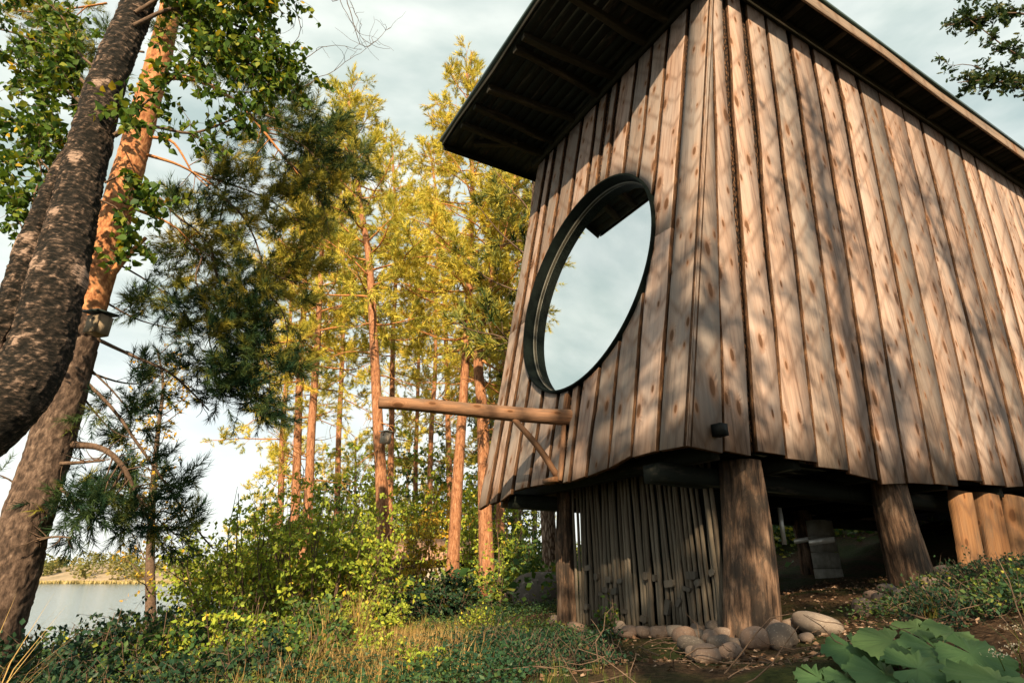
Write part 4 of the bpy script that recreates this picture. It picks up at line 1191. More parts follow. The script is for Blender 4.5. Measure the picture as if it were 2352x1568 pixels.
def twig_batch(mb, T, r0, r1, mi=0):
    """three-sided tapered tubes round (k, m, 3) polylines"""
    k, m = T.shape[:2]
    tan = np.gradient(T, axis=1); tan = nrm(tan)
    ref = np.where(np.abs(tan[:, :1, 2:3]) < .9, np.array([0, 0, 1.]), np.array([1., 0, 0]))
    nx = nrm(np.cross(tan, ref)); ny = np.cross(tan, nx)
    rr = (r0[:, None] * (1 - np.linspace(0, 1, m)) + r1[:, None] * np.linspace(0, 1, m))[:, :, None, None]
    a_ = np.arange(3) * 2 * math.pi / 3
    V_ = T[:, :, None, :] + rr * (np.cos(a_)[None, None, :, None] * nx[:, :, None, :] + np.sin(a_)[None, None, :, None] * ny[:, :, None, :])
    ii = np.arange(k * m * 3).reshape(k, m, 3)
    q = np.stack([ii[:, :-1], np.roll(ii[:, :-1], -1, 2), np.roll(ii[:, 1:], -1, 2), ii[:, 1:]], -1).reshape(-1, 4)
    mb.add(V_.reshape(-1, 3), [q], mi)

TUFT_NEAR = [needle_tuft(52, .15, .072, .0023, np.random.default_rng(k)) for k in range(4)]
TUFT_XFAR = [needle_tuft(15, .24, .17, .014, np.random.default_rng(40 + k)) for k in range(3)]
TUFT_FAR = [needle_tuft(29, .20, .12, .0068, np.random.default_rng(20 + k)) for k in range(4)]

def put_tufts(mb, pos, dirs, rng, tmpl, size=(0.8, 1.25), tint=None):
    pos, dirs = np.asarray(pos), np.asarray(dirs)
    which = rng.integers(0, len(tmpl), len(pos))
    sz = rng.uniform(*size, len(pos))
    ti = rng.random(len(pos)) if tint is None else tint
    for k in range(len(tmpl)):
        s = which == k
        if s.any():
            scatter(mb, tmpl[k][0], tmpl[k][1], pos[s], dirs[s], rand_dirs(s.sum(), rng), sz[s], 0, np.clip(ti[s], 0, 1))

def needle_branch(limbs, needles, pts, rng, r0, density=1.0, bare=0.3, tmpl=TUFT_NEAR, sub_len=.5, mi=0, tint0=.4, nsub=None, twig_r=.004):
    """a pine limb: tapered tube, side twigs, tufts on the outer part"""
    pts = resample(pts, 8 if tmpl is not TUFT_NEAR else max(7, len(pts) * 3))
    n = len(pts); L = np.linalg.norm(np.diff(pts, axis=0), axis=1).sum()
    v, f = tube(pts, np.linspace(r0, max(r0 * .25, twig_r), n), 6, True)
    limbs.add(v, f, mi)
    tan = nrm(np.gradient(pts, axis=0))
    ns = nsub if nsub is not None else max(3, int(L * 9 * density))
    sv = bare + (1 - bare) * (np.arange(ns) + rng.random(ns)) / ns
    i0 = np.minimum((sv * (n - 1)).astype(int), n - 2)
    t0 = tan[i0]
    side = nrm(np.cross(t0, rng.normal(size=(ns, 3))))
    tw = bezier_batch(pts[i0], t0 * .55 + side * .9 + np.array([0, 0, .12]), sub_len * rng.uniform(.45, 1.1, ns) * (1.15 - .55 * sv), rng, 5, .25, .18)
    twig_batch(limbs, tw[:, [0, 2, 4]], np.full(ns, max(r0 * .3, twig_r)), np.full(ns, twig_r * .7), mi)
    tt_ = nrm(np.gradient(tw, axis=1))
    ks = [2, 2, 3, 3, 3, 4, 4, 4]
    pos = (tw[:, ks] + rng.normal(0, .03, (ns, 8, 3))).reshape(-1, 3)
    dr = (tt_[:, ks] + rng.normal(0, .55, (ns, 8, 3)) + np.array([0, 0, .2])).reshape(-1, 3)
    pos = np.vstack([pos, pts[-1]]); dr = np.vstack([dr, tan[-1]])
    put_tufts(needles, pos, dr, rng, tmpl, size=(1.0, 1.5) if tmpl is TUFT_NEAR else (.85, 1.25), tint=np.clip(tint0 + rng.normal(0, .22, len(pos)), 0, 1))

def pine(name, label, trunk, r0, r1, t0, nb, L0, seed, bark, needle, group=None, limb='limb_orange', tmpl=TUFT_FAR, dead=6, tint0=.5, sub_len=.85, density=.54, sides=10, up=.15):
    rng = np.random.default_rng(seed)
    base = np.array(trunk[0])
    root = thing(name, label, 'tree', base, group)
    pts = resample(trunk, 26)
    rad = np.linspace(r0, r1, 26); rad[0] *= 1.25; rad[1] *= 1.08
    ph = rng.random(4) * 6.28
    v, f = tube(pts, rad, sides, True, rough_fn=lambda s, a_: 1 + .05 * np.sin(3 * a_ + s * 9 + ph[0]) + .03 * np.sin(5 * a_ - s * 31 + ph[1]))
    mb = MB(); mb.add(v, f)
    link('trunk', mb.mesh('trunk', M[bark], True, base), root)
    limbs, needles = MB(), MB()
    H = np.linalg.norm(pts[-1] - pts[0])
    for i in range(nb):
        t = t0 + (1 - t0) * ((i + rng.random()) / nb) ** .9
        q = (t - t0) / (1 - t0)
        k = min(int(t * 25), 24); p0 = pts[k] + (pts[k + 1] - pts[k]) * (t * 25 - k)
        az_ = i * 2.39996 + rng.uniform(-.5, .5)
        el = -.15 + .95 * q + rng.normal(0, .15)
        d = np.array([math.cos(az_) * math.cos(el), math.sin(az_) * math.cos(el), math.sin(el)])
        L = L0 * (1.0 - .72 * q ** 1.3) * rng.uniform(.65, 1.15) * (0.75 if q < .08 else 1)
        br = bezier_branch(p0, d, L, rng, 7, up, .14)
        needle_branch(limbs, needles, br, rng, r0 * .22 * (1.05 - .6 * q), density, .28, tmpl, sub_len * (1 - .35 * q), 0, tint0)
    for i in range(dead):
        t = rng.uniform(.25, t0) if t0 > .3 else rng.uniform(.1, t0)
        k = min(int(t * 25), 24); az_ = rng.random() * 6.28
        br = bezier_branch(pts[k], np.array([math.cos(az_), math.sin(az_), rng.uniform(-.2, .3)]), rng.uniform(.5, 1.6), rng, 6, -.1, .2)
        v, f = tube(br, np.linspace(r0 * .11, .005, 6), 5, False); limbs.add(v, f)
        for _ in range(3):
            kk = rng.integers(1, 5)
            b2 = bezier_branch(br[kk], nrm(br[kk] - br[kk - 1] + rng.normal(0, .7, 3)), rng.uniform(.2, .6), rng, 4, 0, .2)
            v, f = tube(b2, np.linspace(.008, .003, 4), 4, False); limbs.add(v, f)
    link('limbs', limbs.mesh('limbs', M[limb], True, base), root)
    link('crown', needles.mesh('crown', M[needle], False, base), root)
    return root

def leaf_twigs(limbs, leaves, pts, rng, r0, ntw, tw_len, nleaf, lsize, tmpl=LEAF_BIRCH, bare=.2, droop=.5, mi=0, tint0=.4, tvar=.25):
    pts = resample(pts, max(7, len(pts) * 3)); n = len(pts)
    v, f = tube(pts, np.linspace(r0, max(.0025, r0 * .2), n), 6, False); limbs.add(v, f, mi)
    tan = nrm(np.gradient(pts, axis=0))
    sv = bare + (1 - bare) * rng.random(ntw)
    i0 = np.minimum((sv * (n - 1)).astype(int), n - 2)
    side = nrm(np.cross(tan[i0], rng.normal(size=(ntw, 3))))
    tw = bezier_batch(pts[i0], tan[i0] * .5 + side, tw_len * rng.uniform(.4, 1.15, ntw), rng, 6, -droop, .2)
    twig_batch(limbs, tw[:, [0, 2, 5]], np.full(ntw, max(.0025, r0 * .22)), np.full(ntw, .0012), mi)
    kf = rng.uniform(.6, 5, (ntw, nleaf)); ka = np.minimum(kf.astype(int), 4); row = np.arange(ntw)[:, None]
    pos = tw[row, ka] + (tw[row, ka + 1] - tw[row, ka]) * (kf - ka)[:, :, None]
    pos = (pos + rng.normal(0, .012, pos.shape)).reshape(-1, 3)
    dr = rng.normal(0, .7, pos.shape) + np.array([0, 0, -.5]) * (1 if droop > 0 else -.6)
    if len(pos):
        scatter(leaves, tmpl[0], tmpl[1], pos, dr, rand_dirs(len(pos), rng), lsize * rng.uniform(.65, 1.2, len(pos)), 0, np.clip(tint0 + rng.normal(0, tvar, len(pos)), 0, 1))

def shrub(name, label, base, h, rad, seed, mat, nstem=9, ntw=12, nleaf=9, lsize=.05, tw_len=.35, tmpl=LEAF_DIAMOND, cat='shrub', group=None, lean=(0, 0), tint0=.45, droop=.1, stem_r=.009):
    rng = np.random.default_rng(seed)
    base = np.asarray(base, float)
    root = thing(name, label, cat, base, group)
    limbs, leaves = MB(), MB()
    for i in range(nstem):
        a_ = rng.random() * 6.28; rr = rad * math.sqrt(rng.random())
        b0 = base + np.array([math.cos(a_) * rr * .35, math.sin(a_) * rr * .35, -.03])
        top = base + np.array([math.cos(a_) * rr + lean[0], math.sin(a_) * rr + lean[1], h * rng.uniform(.55, 1.05) * (1.05 - .35 * (rr / rad) ** 2)])
        mid = (b0 + top) / 2 + np.array([math.cos(a_) * rr * .12, math.sin(a_) * rr * .12, h * .06]) + rng.normal(0, .04 * h, 3)
        leaf_twigs(limbs, leaves, np.array([b0, mid, top]), rng, stem_r, ntw, tw_len, nleaf, lsize, tmpl, .12, droop, 0, tint0, .26)
    link('stems', limbs.mesh('stems', M['limb'], True, base), root)
    link('foliage', leaves.mesh('foliage', M[mat], False, base), root)
    return root

# ------------------------------------------------------------------ foreground pine with its limbs
rng = np.random.default_rng(31)
FP = 4.6
pine_tr = frame_pts([(-30, 1500, 4.55), (15, 1360, 4.55), (60, 1200, 4.55), (120, 1010, 4.6), (175, 800, 4.6), (220, 640, 4.65), (273, 470, 4.65), (323, 290, 4.7), (366, 130, 4.7), (398, -10, 4.75), (420, -160, 4.8), (455, -330, 4.8)])
pine_tr[0] = np.array([pine_tr[0][0] - .06, pine_tr[0][1], gh(pine_tr[0][0], pine_tr[0][1])[0] - .2])
pb = pine_tr[0]
root = thing('pine_tree', 'tall pine with sunlit orange upper bark standing just behind the birch', 'tree', pb)
def pine_disp(cx_, cy_, al):
    n = fbm(np.c_[cx_ * 44, cy_ * 44, al * 26], 3, 21, .6)
    nn = np.clip((n - .34) / .32, 0, 1)
    big = fbm(np.c_[cx_ * 5, cy_ * 5, al * 2.5], 3, 25)
    return (nn - .6) * .012 * np.interp(al, [0, 2.2, 3.5, 9], [1.2, 1.0, .55, .4]) + .014 * (big - .5), nn
v, f, ti = bark_tube(pine_tr, np.interp(np.linspace(0, 1, 60), [0, .12, .35, .6, .8, 1], [.195, .165, .142, .118, .098, .07]), 420, 60, pine_disp)
mb = MB(); mb.add(v, f, 0, ti)
me = mb.mesh('trunk', [M['pine_near_lo'], M['pine_near_hi']], True, pb)
rowid = np.repeat(np.arange(419), 60)
zc = v[:419 * 60, 2]
mi_ = np.zeros(len(me.polygons), np.int32)
mi_[:len(rowid)] = (zc + .9 * (fbm(v[:419 * 60] * 5, 3, 4) - .5) > P(190, 740, 4.6)[2]).astype(int)
me.polygons.foreach_set('material_index', mi_)
link('trunk', me, root)
limbs, needles = MB(), MB()
# (points, radius, sunlit bark?, needle density or None, bare part, tint
NB = [
 ([(385,178,4.7),(470,190,4.75),(560,250,4.85),(640,345,5.0),(720,445,5.2)], .026, 1, .9, .45, .35),
 ([(345,315,4.7),(395,325,4.7),(430,375,4.75),(440,395,4.8),(500,450,4.9)], .017, 1, .6, .6, .4),
 ([(335,355,4.7),(400,375,4.7),(450,400,4.8),(510,440,4.9)], .018, 1, .6, .6, .4),
 ([(300,430,4.7),(360,450,4.7),(410,500,4.8),(440,520,4.8),(490,570,4.9)], .019, 0, .8, .5, .35),
 ([(310,480,4.7),(400,520,4.7),(465,590,4.9)], .016, 1, .8, .5, .35),
 ([(225,670,4.62),(262,622,4.66),(295,585,4.7),(335,546,4.75)], .046, 1, None, 0, 0),
 ([(215,775,4.62),(300,815,4.7),(380,850,4.8),(430,890,4.9),(480,942,5.0)], .017, 0, None, 0, 0),
 ([(170,850,4.62),(260,940,4.7),(310,1010,4.8),(380,1110,5.0),(440,1200,5.1),(490,1260,5.2)], .016, 0, None, 0, 0),
 ([(120,1020,4.6),(230,1028,4.65),(285,1075,4.7),(310,1130,4.8),(345,1200,4.9)], .034, 0, 1.3, .45, .1),
 ([(100,1066,4.6),(180,1062,4.5),(240,1057,4.4)], .02, 0, None, 0, 0),
 ([(90,1085,4.6),(150,1130,4.6),(175,1165,4.65),(230,1200,4.7)], .02, 0, 1.2, .4, .1),
 ([(285,1075,4.7),(250,1130,4.75),(200,1160,4.8),(170,1180,4.85)], .012, 0, 1.2, .3, .08),
 ([(310,1130,4.8),(370,1200,4.9),(420,1240,5.0)], .010, 0, 1.1, .2, .12),
 ([(300,1120,4.8),(300,1190,4.9),(260,1240,4.95)], .010, 0, 1.1, .2, .08),
 ([(560,250,4.85),(640,275,4.95),(740,320,5.05),(835,375,5.2)], .012, 0, 1.5, .15, .3),
 ([(600,300,4.95),(690,330,5.0),(760,400,5.1),(810,440,5.2)], .010, 0, 1.5, .2, .25),
 ([(640,345,5.0),(690,400,5.05),(740,470,5.1),(760,560,5.2)], .010, 0, 1.0, .2, .6),
 ([(500,445,4.9),(560,500,5.0),(600,600,5.05),(590,720,5.1)], .013, 0, 1.3, .15, .55),
 ([(485,565,4.9),(500,640,5.0),(540,740,5.05),(565,860,5.1),(545,955,5.1)], .014, 0, 1.7, .15, .12),
 ([(540,740,5.05),(600,800,5.1),(620,880,5.1),(600,960,5.15)], .009, 0, 1.8, .1, .08),
 ([(520,690,5.05),(480,760,5.0),(500,850,5.0),(520,920,5.0)], .009, 0, 1.7, .1, .08),
 ([(560,640,5.1),(640,700,5.15),(660,780,5.2),(640,850,5.2)], .009, 0, 1.1, .1, .5),
 ([(465,590,4.9),(450,650,4.9),(500,720,4.95),(470,800,4.95)], .010, 0, 1.2, .2, .7),
 ([(445,395,4.8),(520,420,4.9),(620,460,5.0),(700,520,5.1)], .012, 0, 1.2, .2, .65),
 ([(590,600,5.05),(650,640,5.1),(730,655,5.2)], .010, 0, 1.2, .15, .7),
 ([(520,420,4.9),(500,520,5.0),(450,600,5.0),(460,640,5.0)], .009, 0, 1.2, .2, .8),
 ([(380,20,4.75),(450,90,4.8),(520,150,4.9),(620,190,5.0)], .014, 0, 1.2, .25, .4),
 ([(370,50,4.75),(430,-20,4.8),(520,-60,4.9),(620,-40,5.0)], .014, 0, 1.2, .25, .4),
 ([(470,190,4.75),(520,210,4.8),(600,215,4.9),(690,240,5.0)], .010, 0, 1.2, .2, .3),
 ([(245,8,5.2),(150,22,5.3),(60,28,5.4),(-30,10,5.5)], .014, 1, 1.0, .2, .75),
 ([(200,15,5.2),(150,60,5.3),(100,110,5.4)], .008, 1, 1.0, .2, .7),
 ([(330,120,4.75),(230,110,5.2),(150,150,5.4),(60,130,5.6)], .012, 0, .8, .3, .35),
 ([(235,690,4.7),(320,735,4.9),(420,760,5.1)], .010, 0, .9, .2, .2),
 ([(190,850,4.65),(290,880,4.9),(390,875,5.1)], .011, 0, .9, .25, .12),
 ([(180,900,4.65),(260,990,4.9),(330,1010,5.0)], .010, 0, .9, .3, .1),
 ([(200,840,4.65),(270,910,4.8),(300,960,4.9),(290,1020,5.0)], .010, 0, .8, .3, .1),
 ([(260,600,4.7),(330,640,4.9),(400,690,5.0),(440,740,5.1)], .010, 0, .8, .3, .25),
 ([(80,1150,4.55),(20,1100,4.6),(-40,1080,4.7)], .010, 0, .7, .3, .12),
 ([(70,1240,4.5),(130,1232,4.5),(165,1235,4.5)], .012, 0, None, 0, 0),
]
for (poly, r_, sunb, den, bare, ti) in NB:
    q = frame_pts(poly)
    if den is None:
        q2 = resample(q, 14)
        v, f = tube(q2, np.linspace(r_, r_ * .35, 14), 8, True, .04, rng); limbs.add(v, f, sunb)
        for _ in range(9):
            k = rng.integers(3, 13)
            b2 = bezier_branch(q2[k], nrm(q2[k] - q2[k - 1] + rng.normal(0, .8, 3)), rng.uniform(.06, .3), rng, 5, 0, .2)
            v, f = tube(b2, np.linspace(.005, .0015, 5), 4, False); limbs.add(v, f, 0)
    else:
        needle_branch(limbs, needles, q, rng, r_, den * 1.2, bare, TUFT_NEAR, .40, sunb, ti, twig_r=.003)
link('limbs', limbs.mesh('limbs', [M['limb'], M['limb_orange']], True, pb), root)
link('crown', needles.mesh('crown', M['needle'], False, pb), root)

# bird box on the foreground pine
def bird_box(label, o, yaw, w, d_, h, wall, lid, front=None):
    root = thing('bird_box', label, 'bird box', o)
    fr = wall_frame(np.array([math.cos(yaw), math.sin(yaw), 0]), np.array([.05, 0, 1.]))
    mw = mat_of(fr, o)
    t = .014
    def bx(name, lo, hi, m): 
        bv, bf = box_vf(lo, hi); return link(name, make_mesh(name, bv, bf, M[m]), root, mw)
    bx('front', (-w/2, -d_, 0), (w/2, -d_ + t, h - .01), wall)
    bx('side', (-w/2 + .001, -d_ + t + .001, .003), (-w/2 + t, 0, h), wall)
    bx('side', (w/2 - t, -d_ + t + .001, .003), (w/2 - .001, 0, h), wall)
    bx('bottom', (-w/2 + t + .001, -d_ + t + .001, 0), (w/2 - t - .001, -.002, t), wall)
    bx('back', (-w/2 + t + .001, -t, t + .001), (w/2 - t - .001, 0, h), wall)
    bv, bf = box_vf((-w/2 - .025, -d_ - .04, h + .001), (w/2 + .025, .02, h + .016))
    bv[[0, 1, 4, 5], 2] -= .022
    bv[:, 2] += .023
    link('lid', make_mesh('lid', bv, bf, M[lid]), root, mw)
    # entrance hole: a short dark tube proud of the front
    n = 14; a_ = np.linspace(0, 6.283, n, endpoint=False); r = w * .12
    hv = np.vstack([np.c_[r * np.cos(a_), np.full(n, -d_ - .003), h * .72 + r * np.sin(a_)], np.c_[r * .9 * np.cos(a_), np.full(n, -d_ - .0005), h * .72 + r * .9 * np.sin(a_)]])
    me = bpy.data.meshes.new('entrance_hole'); me.from_pydata([tuple(q) for q in hv], [], [list(range(n))] + [[i, (i + 1) % n, (i + 1) % n + n, i + n] for i in range(n)])
    me.materials.append(M['dark_in']); link('entrance_hole', me, root, mw)
    return root
M['box_wood'] = wood_mat('bird_box_wood', (0.42, 0.32, 0.22), (0.33, 0.25, 0.16), (0.2, 0.14, 0.09), (0.3, 0.29, 0.24), knots=False)
M['box_pale'] = wood_mat('pale_box_wood', (0.6, 0.52, 0.44), (0.5, 0.43, 0.36), (0.3, 0.25, 0.2), (0.5, 0.46, 0.42), knots=False)
M['felt'] = plain_mat('roofing_felt', (0.02, 0.032, 0.03), 0.7)
bird_box('weathered bird box with dark lid hanging on the orange pine', P(236, 775, 4.48), -.3, .125, .13, .165, 'box_wood', 'felt')

# ------------------------------------------------------------------ foreground birch (two stems)
rng = np.random.default_rng(77)
bt1 = frame_pts([(-420, 1560, 3.0), (-330, 1300, 3.0), (-160, 1085, 3.0), (-45, 985, 3.02), (42, 895, 3.05), (92, 800, 3.1), (128, 660, 3.1), (157, 550, 3.15), (195, 380, 3.2), (243, 200, 3.2), (283, 95, 3.25), (320, 0, 3.3), (390, -240, 3.35), (430, -430, 3.35)])
bt1[0, 2] = gh(bt1[0, 0], bt1[0, 1])[0] - .1
bb = bt1[0]
birch = thing('birch_tree', 'leaning twin-stemmed birch with rough dark bark at the left edge', 'tree', bb)
def birch_disp(sd, pale):
    def d_(cx_, cy_, al):
        n = fbm(np.c_[cx_ * 46, cy_ * 46, al * 64], 3, sd, .62)
        rid = 1 - np.abs(2 * n - 1) * 1.9
        big = fbm(np.c_[cx_ * 6, cy_ * 6, al * 4.5], 3, sd + 9)
        flat = np.clip((big - pale) * 14, 0, 1)
        nn = np.clip((n - .40) / .30, 0, 1)
        off = (nn - .5) * .011 * (1 - flat) + .006 * flat + .012 * (big - .5)
        return off, np.clip(nn * (1 - flat) * .8 + flat * (.86 + .12 * (n - .3)), 0, 1)
    return d_
v, f, ti = bark_tube(bt1, np.interp(np.linspace(0, 1, 60), [0, .25, .42, .6, .8, 1], [.19, .165, .13, .112, .112, .09]), 360, 64, birch_disp(3, .63))
mb = MB(); mb.add(v, f, 0, ti)
link('trunk', mb.mesh('trunk', M['birch_bark'], True, bb), birch)
bt2 = frame_pts([(-330, 1500, 2.95), (-220, 1150, 2.95), (-90, 900, 3.0), (12, 730, 3.06), (58, 595, 3.1), (105, 465, 3.15), (140, 390, 3.2), (172, 330, 3.2)])
bt2[0] = bb + np.array([0.1, -.1, .1])
v, f, ti = bark_tube(bt2, np.interp(np.linspace(0, 1, 40), [0, .4, .7, 1], [.12, .085, .072, .045]), 220, 56, birch_disp(13, .50))
mb = MB(); mb.add(v, f, 0, ti)
link('second_stem', mb.mesh('second_stem', M['birch_bark'], True, bb), birch)
limbs, leaves = MB(), MB()
BB = [  # (points, radius, twigs, twig length, leaves per twig)
 ([(305,60,3.2),(400,20,3.3),(500,40,3.4),(600,95,3.5),(690,190,3.6)], .016, 34, .38, 12),
 ([(310,30,3.2),(420,-30,3.3),(540,-20,3.5),(640,40,3.6)], .016, 34, .38, 12),
 ([(400,20,3.3),(470,80,3.4),(560,140,3.5),(640,210,3.6)], .010, 26, .34, 12),
 ([(262,312,3.18),(300,292,3.2),(360,292,3.3),(440,306,3.4),(520,280,3.5),(590,250,3.6)], .017, 12, .3, 6),
 ([(262,312,3.18),(330,240,3.25),(420,160,3.3),(480,90,3.4)], .010, 16, .3, 9),
 ([(380,170,3.25),(450,180,3.3),(540,230,3.45),(600,290,3.55)], .007, 9, .3, 7),
 ([(240,420,3.18),(290,400,3.2),(330,430,3.25),(370,480,3.3)], .007, 10, .22, 7),
 ([(230,460,3.15),(270,480,3.2),(300,530,3.25),(280,600,3.3)], .007, 9, .22, 6),
 ([(250,300,3.2),(290,250,3.1),(310,300,3.05)], .006, 7, .2, 6),
 ([(236,228,3.2),(160,160,3.5),(90,100,3.6),(10,70,3.7),(-60,60,3.8)], .018, 24, .36, 10),
 ([(222,285,3.2),(180,230,3.4),(120,190,3.6),(60,160,3.7),(-20,120,3.8)], .020, 20, .36, 10),
 ([(190,400,3.2),(150,330,3.35),(90,300,3.5),(20,280,3.6),(-40,290,3.7)], .012, 18, .34, 9),
 ([(172,480,3.17),(120,400,3.3),(80,340,3.4),(100,260,3.5),(140,180,3.6)], .010, 14, .3, 8),
 ([(90,510,3.14),(75,460,3.25),(95,400,3.3),(85,350,3.4),(110,290,3.5)], .008, 8, .25, 6),
 ([(104,478,3.15),(80,462,3.2),(40,455,3.2),(0,452,3.3),(-40,450,3.3)], .011, 8, .25, 6),
 ([(70,570,3.11),(60,540,3.2),(30,480,3.3),(20,430,3.4),(-10,400,3.4)], .006, 7, .25, 6),
 ([(250,180,3.2),(180,120,3.4),(150,50,3.6),(100,0,3.7),(40,-30,3.8)], .012, 18, .34, 10),
 ([(330,-20,3.25),(460,-80,3.3),(600,-60,3.5),(660,20,3.6)], .014, 26, .4, 10),
]
for (poly, r_, nt_, tl_, nl_) in BB:
    leaf_twigs(limbs, leaves, frame_pts(poly), rng, r_, int(nt_ * 2.1), tl_, int(nl_ * 1.6), .062, LEAF_BIRCH, .25, .5, 0, .42, .25)
link('limbs', limbs.mesh('limbs', M['limb'], True, bb), birch)
link('crown', leaves.mesh('crown', M['birch_leaf'], False, bb), birch)

# bare hanging twigs against the sky: the ends of a dead limb of the birch
dl = MB()
for poly in ([(640,-60,3.6),(690,60,3.7),(655,140,3.8),(680,220,3.9)], [(760,-60,3.6),(800,20,3.7),(850,90,3.8),(905,100,3.9)], [(790,-40,3.6),(815,60,3.7),(840,110,3.8),(900,60,3.9)],
             [(600,180,3.6),(700,140,3.8),(760,110,3.9),(840,125,4.0)], [(650,230,3.7),(720,190,3.8),(790,150,3.9),(850,100,4.0)], [(740,-60,3.6),(770,0,3.7),(800,-10,3.7),(830,50,3.8)]):
    q = resample(frame_pts(poly), 16)
    q = q + np.cumsum(rng.normal(0, .006, q.shape), 0)
    v, f = tube(q, np.linspace(.0045, .0016, 16), 4, False); dl.add(v, f)
    for _ in range(6):
        k = rng.integers(3, 15)
        b2 = bezier_branch(q[k], nrm(q[k] - q[k - 1] + rng.normal(0, .8, 3)), rng.uniform(.08, .3), rng, 6, 0, .25)
        v, f = tube(b2, np.linspace(.002, .0011, 6), 4, False); dl.add(v, f)
link('dead_twigs', dl.mesh('dead_twigs', M['limb'], True, bb), birch)

# ------------------------------------------------------------------ pines of the middle distance
def pine_line(poly, drop=0.0):
    q = frame_pts(poly)
    b = q[0].copy(); g0 = gh(b[0], b[1])[0] - .1
    if b[2] > g0 + .05:
        q = np.vstack([[b[0], b[1], g0], q])
    return q
GRP = 'pines between the shore and the hut'
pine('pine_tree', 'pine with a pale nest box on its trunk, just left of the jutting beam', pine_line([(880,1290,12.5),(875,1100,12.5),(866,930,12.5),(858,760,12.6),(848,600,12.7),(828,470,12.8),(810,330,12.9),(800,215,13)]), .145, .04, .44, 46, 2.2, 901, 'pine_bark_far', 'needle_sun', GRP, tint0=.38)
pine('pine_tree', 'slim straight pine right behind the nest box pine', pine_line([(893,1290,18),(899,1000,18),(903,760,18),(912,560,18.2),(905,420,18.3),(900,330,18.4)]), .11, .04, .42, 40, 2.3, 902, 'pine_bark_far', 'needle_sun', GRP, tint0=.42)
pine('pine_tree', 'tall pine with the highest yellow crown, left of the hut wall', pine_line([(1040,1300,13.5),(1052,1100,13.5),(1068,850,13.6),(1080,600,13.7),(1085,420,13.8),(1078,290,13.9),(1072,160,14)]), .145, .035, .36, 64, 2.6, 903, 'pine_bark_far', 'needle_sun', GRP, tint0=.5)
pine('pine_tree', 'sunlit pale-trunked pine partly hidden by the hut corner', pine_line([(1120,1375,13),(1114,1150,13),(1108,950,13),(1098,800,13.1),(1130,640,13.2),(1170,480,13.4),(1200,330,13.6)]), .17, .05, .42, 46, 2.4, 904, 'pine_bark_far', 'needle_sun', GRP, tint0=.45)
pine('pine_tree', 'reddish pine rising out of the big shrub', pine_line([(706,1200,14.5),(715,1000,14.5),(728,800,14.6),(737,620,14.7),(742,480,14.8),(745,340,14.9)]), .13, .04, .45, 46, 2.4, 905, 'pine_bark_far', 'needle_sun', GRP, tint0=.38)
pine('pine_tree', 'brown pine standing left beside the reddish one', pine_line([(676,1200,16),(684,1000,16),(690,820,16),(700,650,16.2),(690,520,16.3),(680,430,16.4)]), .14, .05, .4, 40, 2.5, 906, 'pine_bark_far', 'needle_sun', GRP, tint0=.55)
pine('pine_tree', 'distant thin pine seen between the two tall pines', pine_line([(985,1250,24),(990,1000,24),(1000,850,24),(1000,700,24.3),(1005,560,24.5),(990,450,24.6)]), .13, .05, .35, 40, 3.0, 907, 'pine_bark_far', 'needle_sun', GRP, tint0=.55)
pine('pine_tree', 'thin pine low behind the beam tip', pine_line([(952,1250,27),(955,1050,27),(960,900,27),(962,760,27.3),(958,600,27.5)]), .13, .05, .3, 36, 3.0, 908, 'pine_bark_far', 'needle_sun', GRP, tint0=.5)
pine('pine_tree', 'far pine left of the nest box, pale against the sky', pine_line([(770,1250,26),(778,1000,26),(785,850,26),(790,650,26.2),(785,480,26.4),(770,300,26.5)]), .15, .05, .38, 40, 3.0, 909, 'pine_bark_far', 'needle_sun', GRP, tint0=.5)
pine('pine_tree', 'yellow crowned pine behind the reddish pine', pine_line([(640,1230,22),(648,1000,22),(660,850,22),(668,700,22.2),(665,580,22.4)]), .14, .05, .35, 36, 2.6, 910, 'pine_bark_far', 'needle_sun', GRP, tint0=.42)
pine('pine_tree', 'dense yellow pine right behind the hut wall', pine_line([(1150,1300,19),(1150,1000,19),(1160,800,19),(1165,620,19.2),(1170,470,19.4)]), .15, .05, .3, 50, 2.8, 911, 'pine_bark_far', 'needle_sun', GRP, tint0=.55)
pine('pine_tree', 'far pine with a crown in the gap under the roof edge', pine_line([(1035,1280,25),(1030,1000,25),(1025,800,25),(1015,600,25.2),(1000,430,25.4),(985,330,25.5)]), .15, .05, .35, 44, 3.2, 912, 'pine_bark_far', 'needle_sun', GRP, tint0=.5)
bird_box('pale nest box nailed to the pine left of the jutting beam', P(890, 1020, 12.32), -.5, .17, .16, .24, 'box_pale', 'zinc')

# forest trunks beneath the hut's overhang, far behind
for k, (px, fw, lab) in enumerate([(1142, 26, 'dark trunk seen close left of the log post gap'), (1172, 30, 'thin dark trunk under the hut overhang'), (1198, 24, 'second dark trunk under the hut overhang'), (1225, 33, 'far slim trunk in the shaded wood under the overhang'),
                                   (1268, 11.5, 'thick brown trunk touching the left log post'), (820, 34, 'faint far trunk left of the nest box pine'), (925, 36, 'faint far trunk behind the amber bushes'), (600, 30, 'faint far trunk over the big shrub')]):
    b = P(px, 1330, fw); b[2] = gh(b[0], b[1])[0] - .1
    top = b + np.array([RNG.normal(0, .4), RNG.normal(0, .3), 10.5])
    pine('pine_tree', lab, np.array([b, (b + top) / 2 + RNG.normal(0, .12, 3), top]), .15, .05, .33, 30, 3.0, 930 + k, 'pine_bark_lo', 'needle' if k < 5 else 'needle_sun', 'trunks of the wood behind', limb='limb', tmpl=TUFT_XFAR, density=.34, tint0=.5, sides=8)

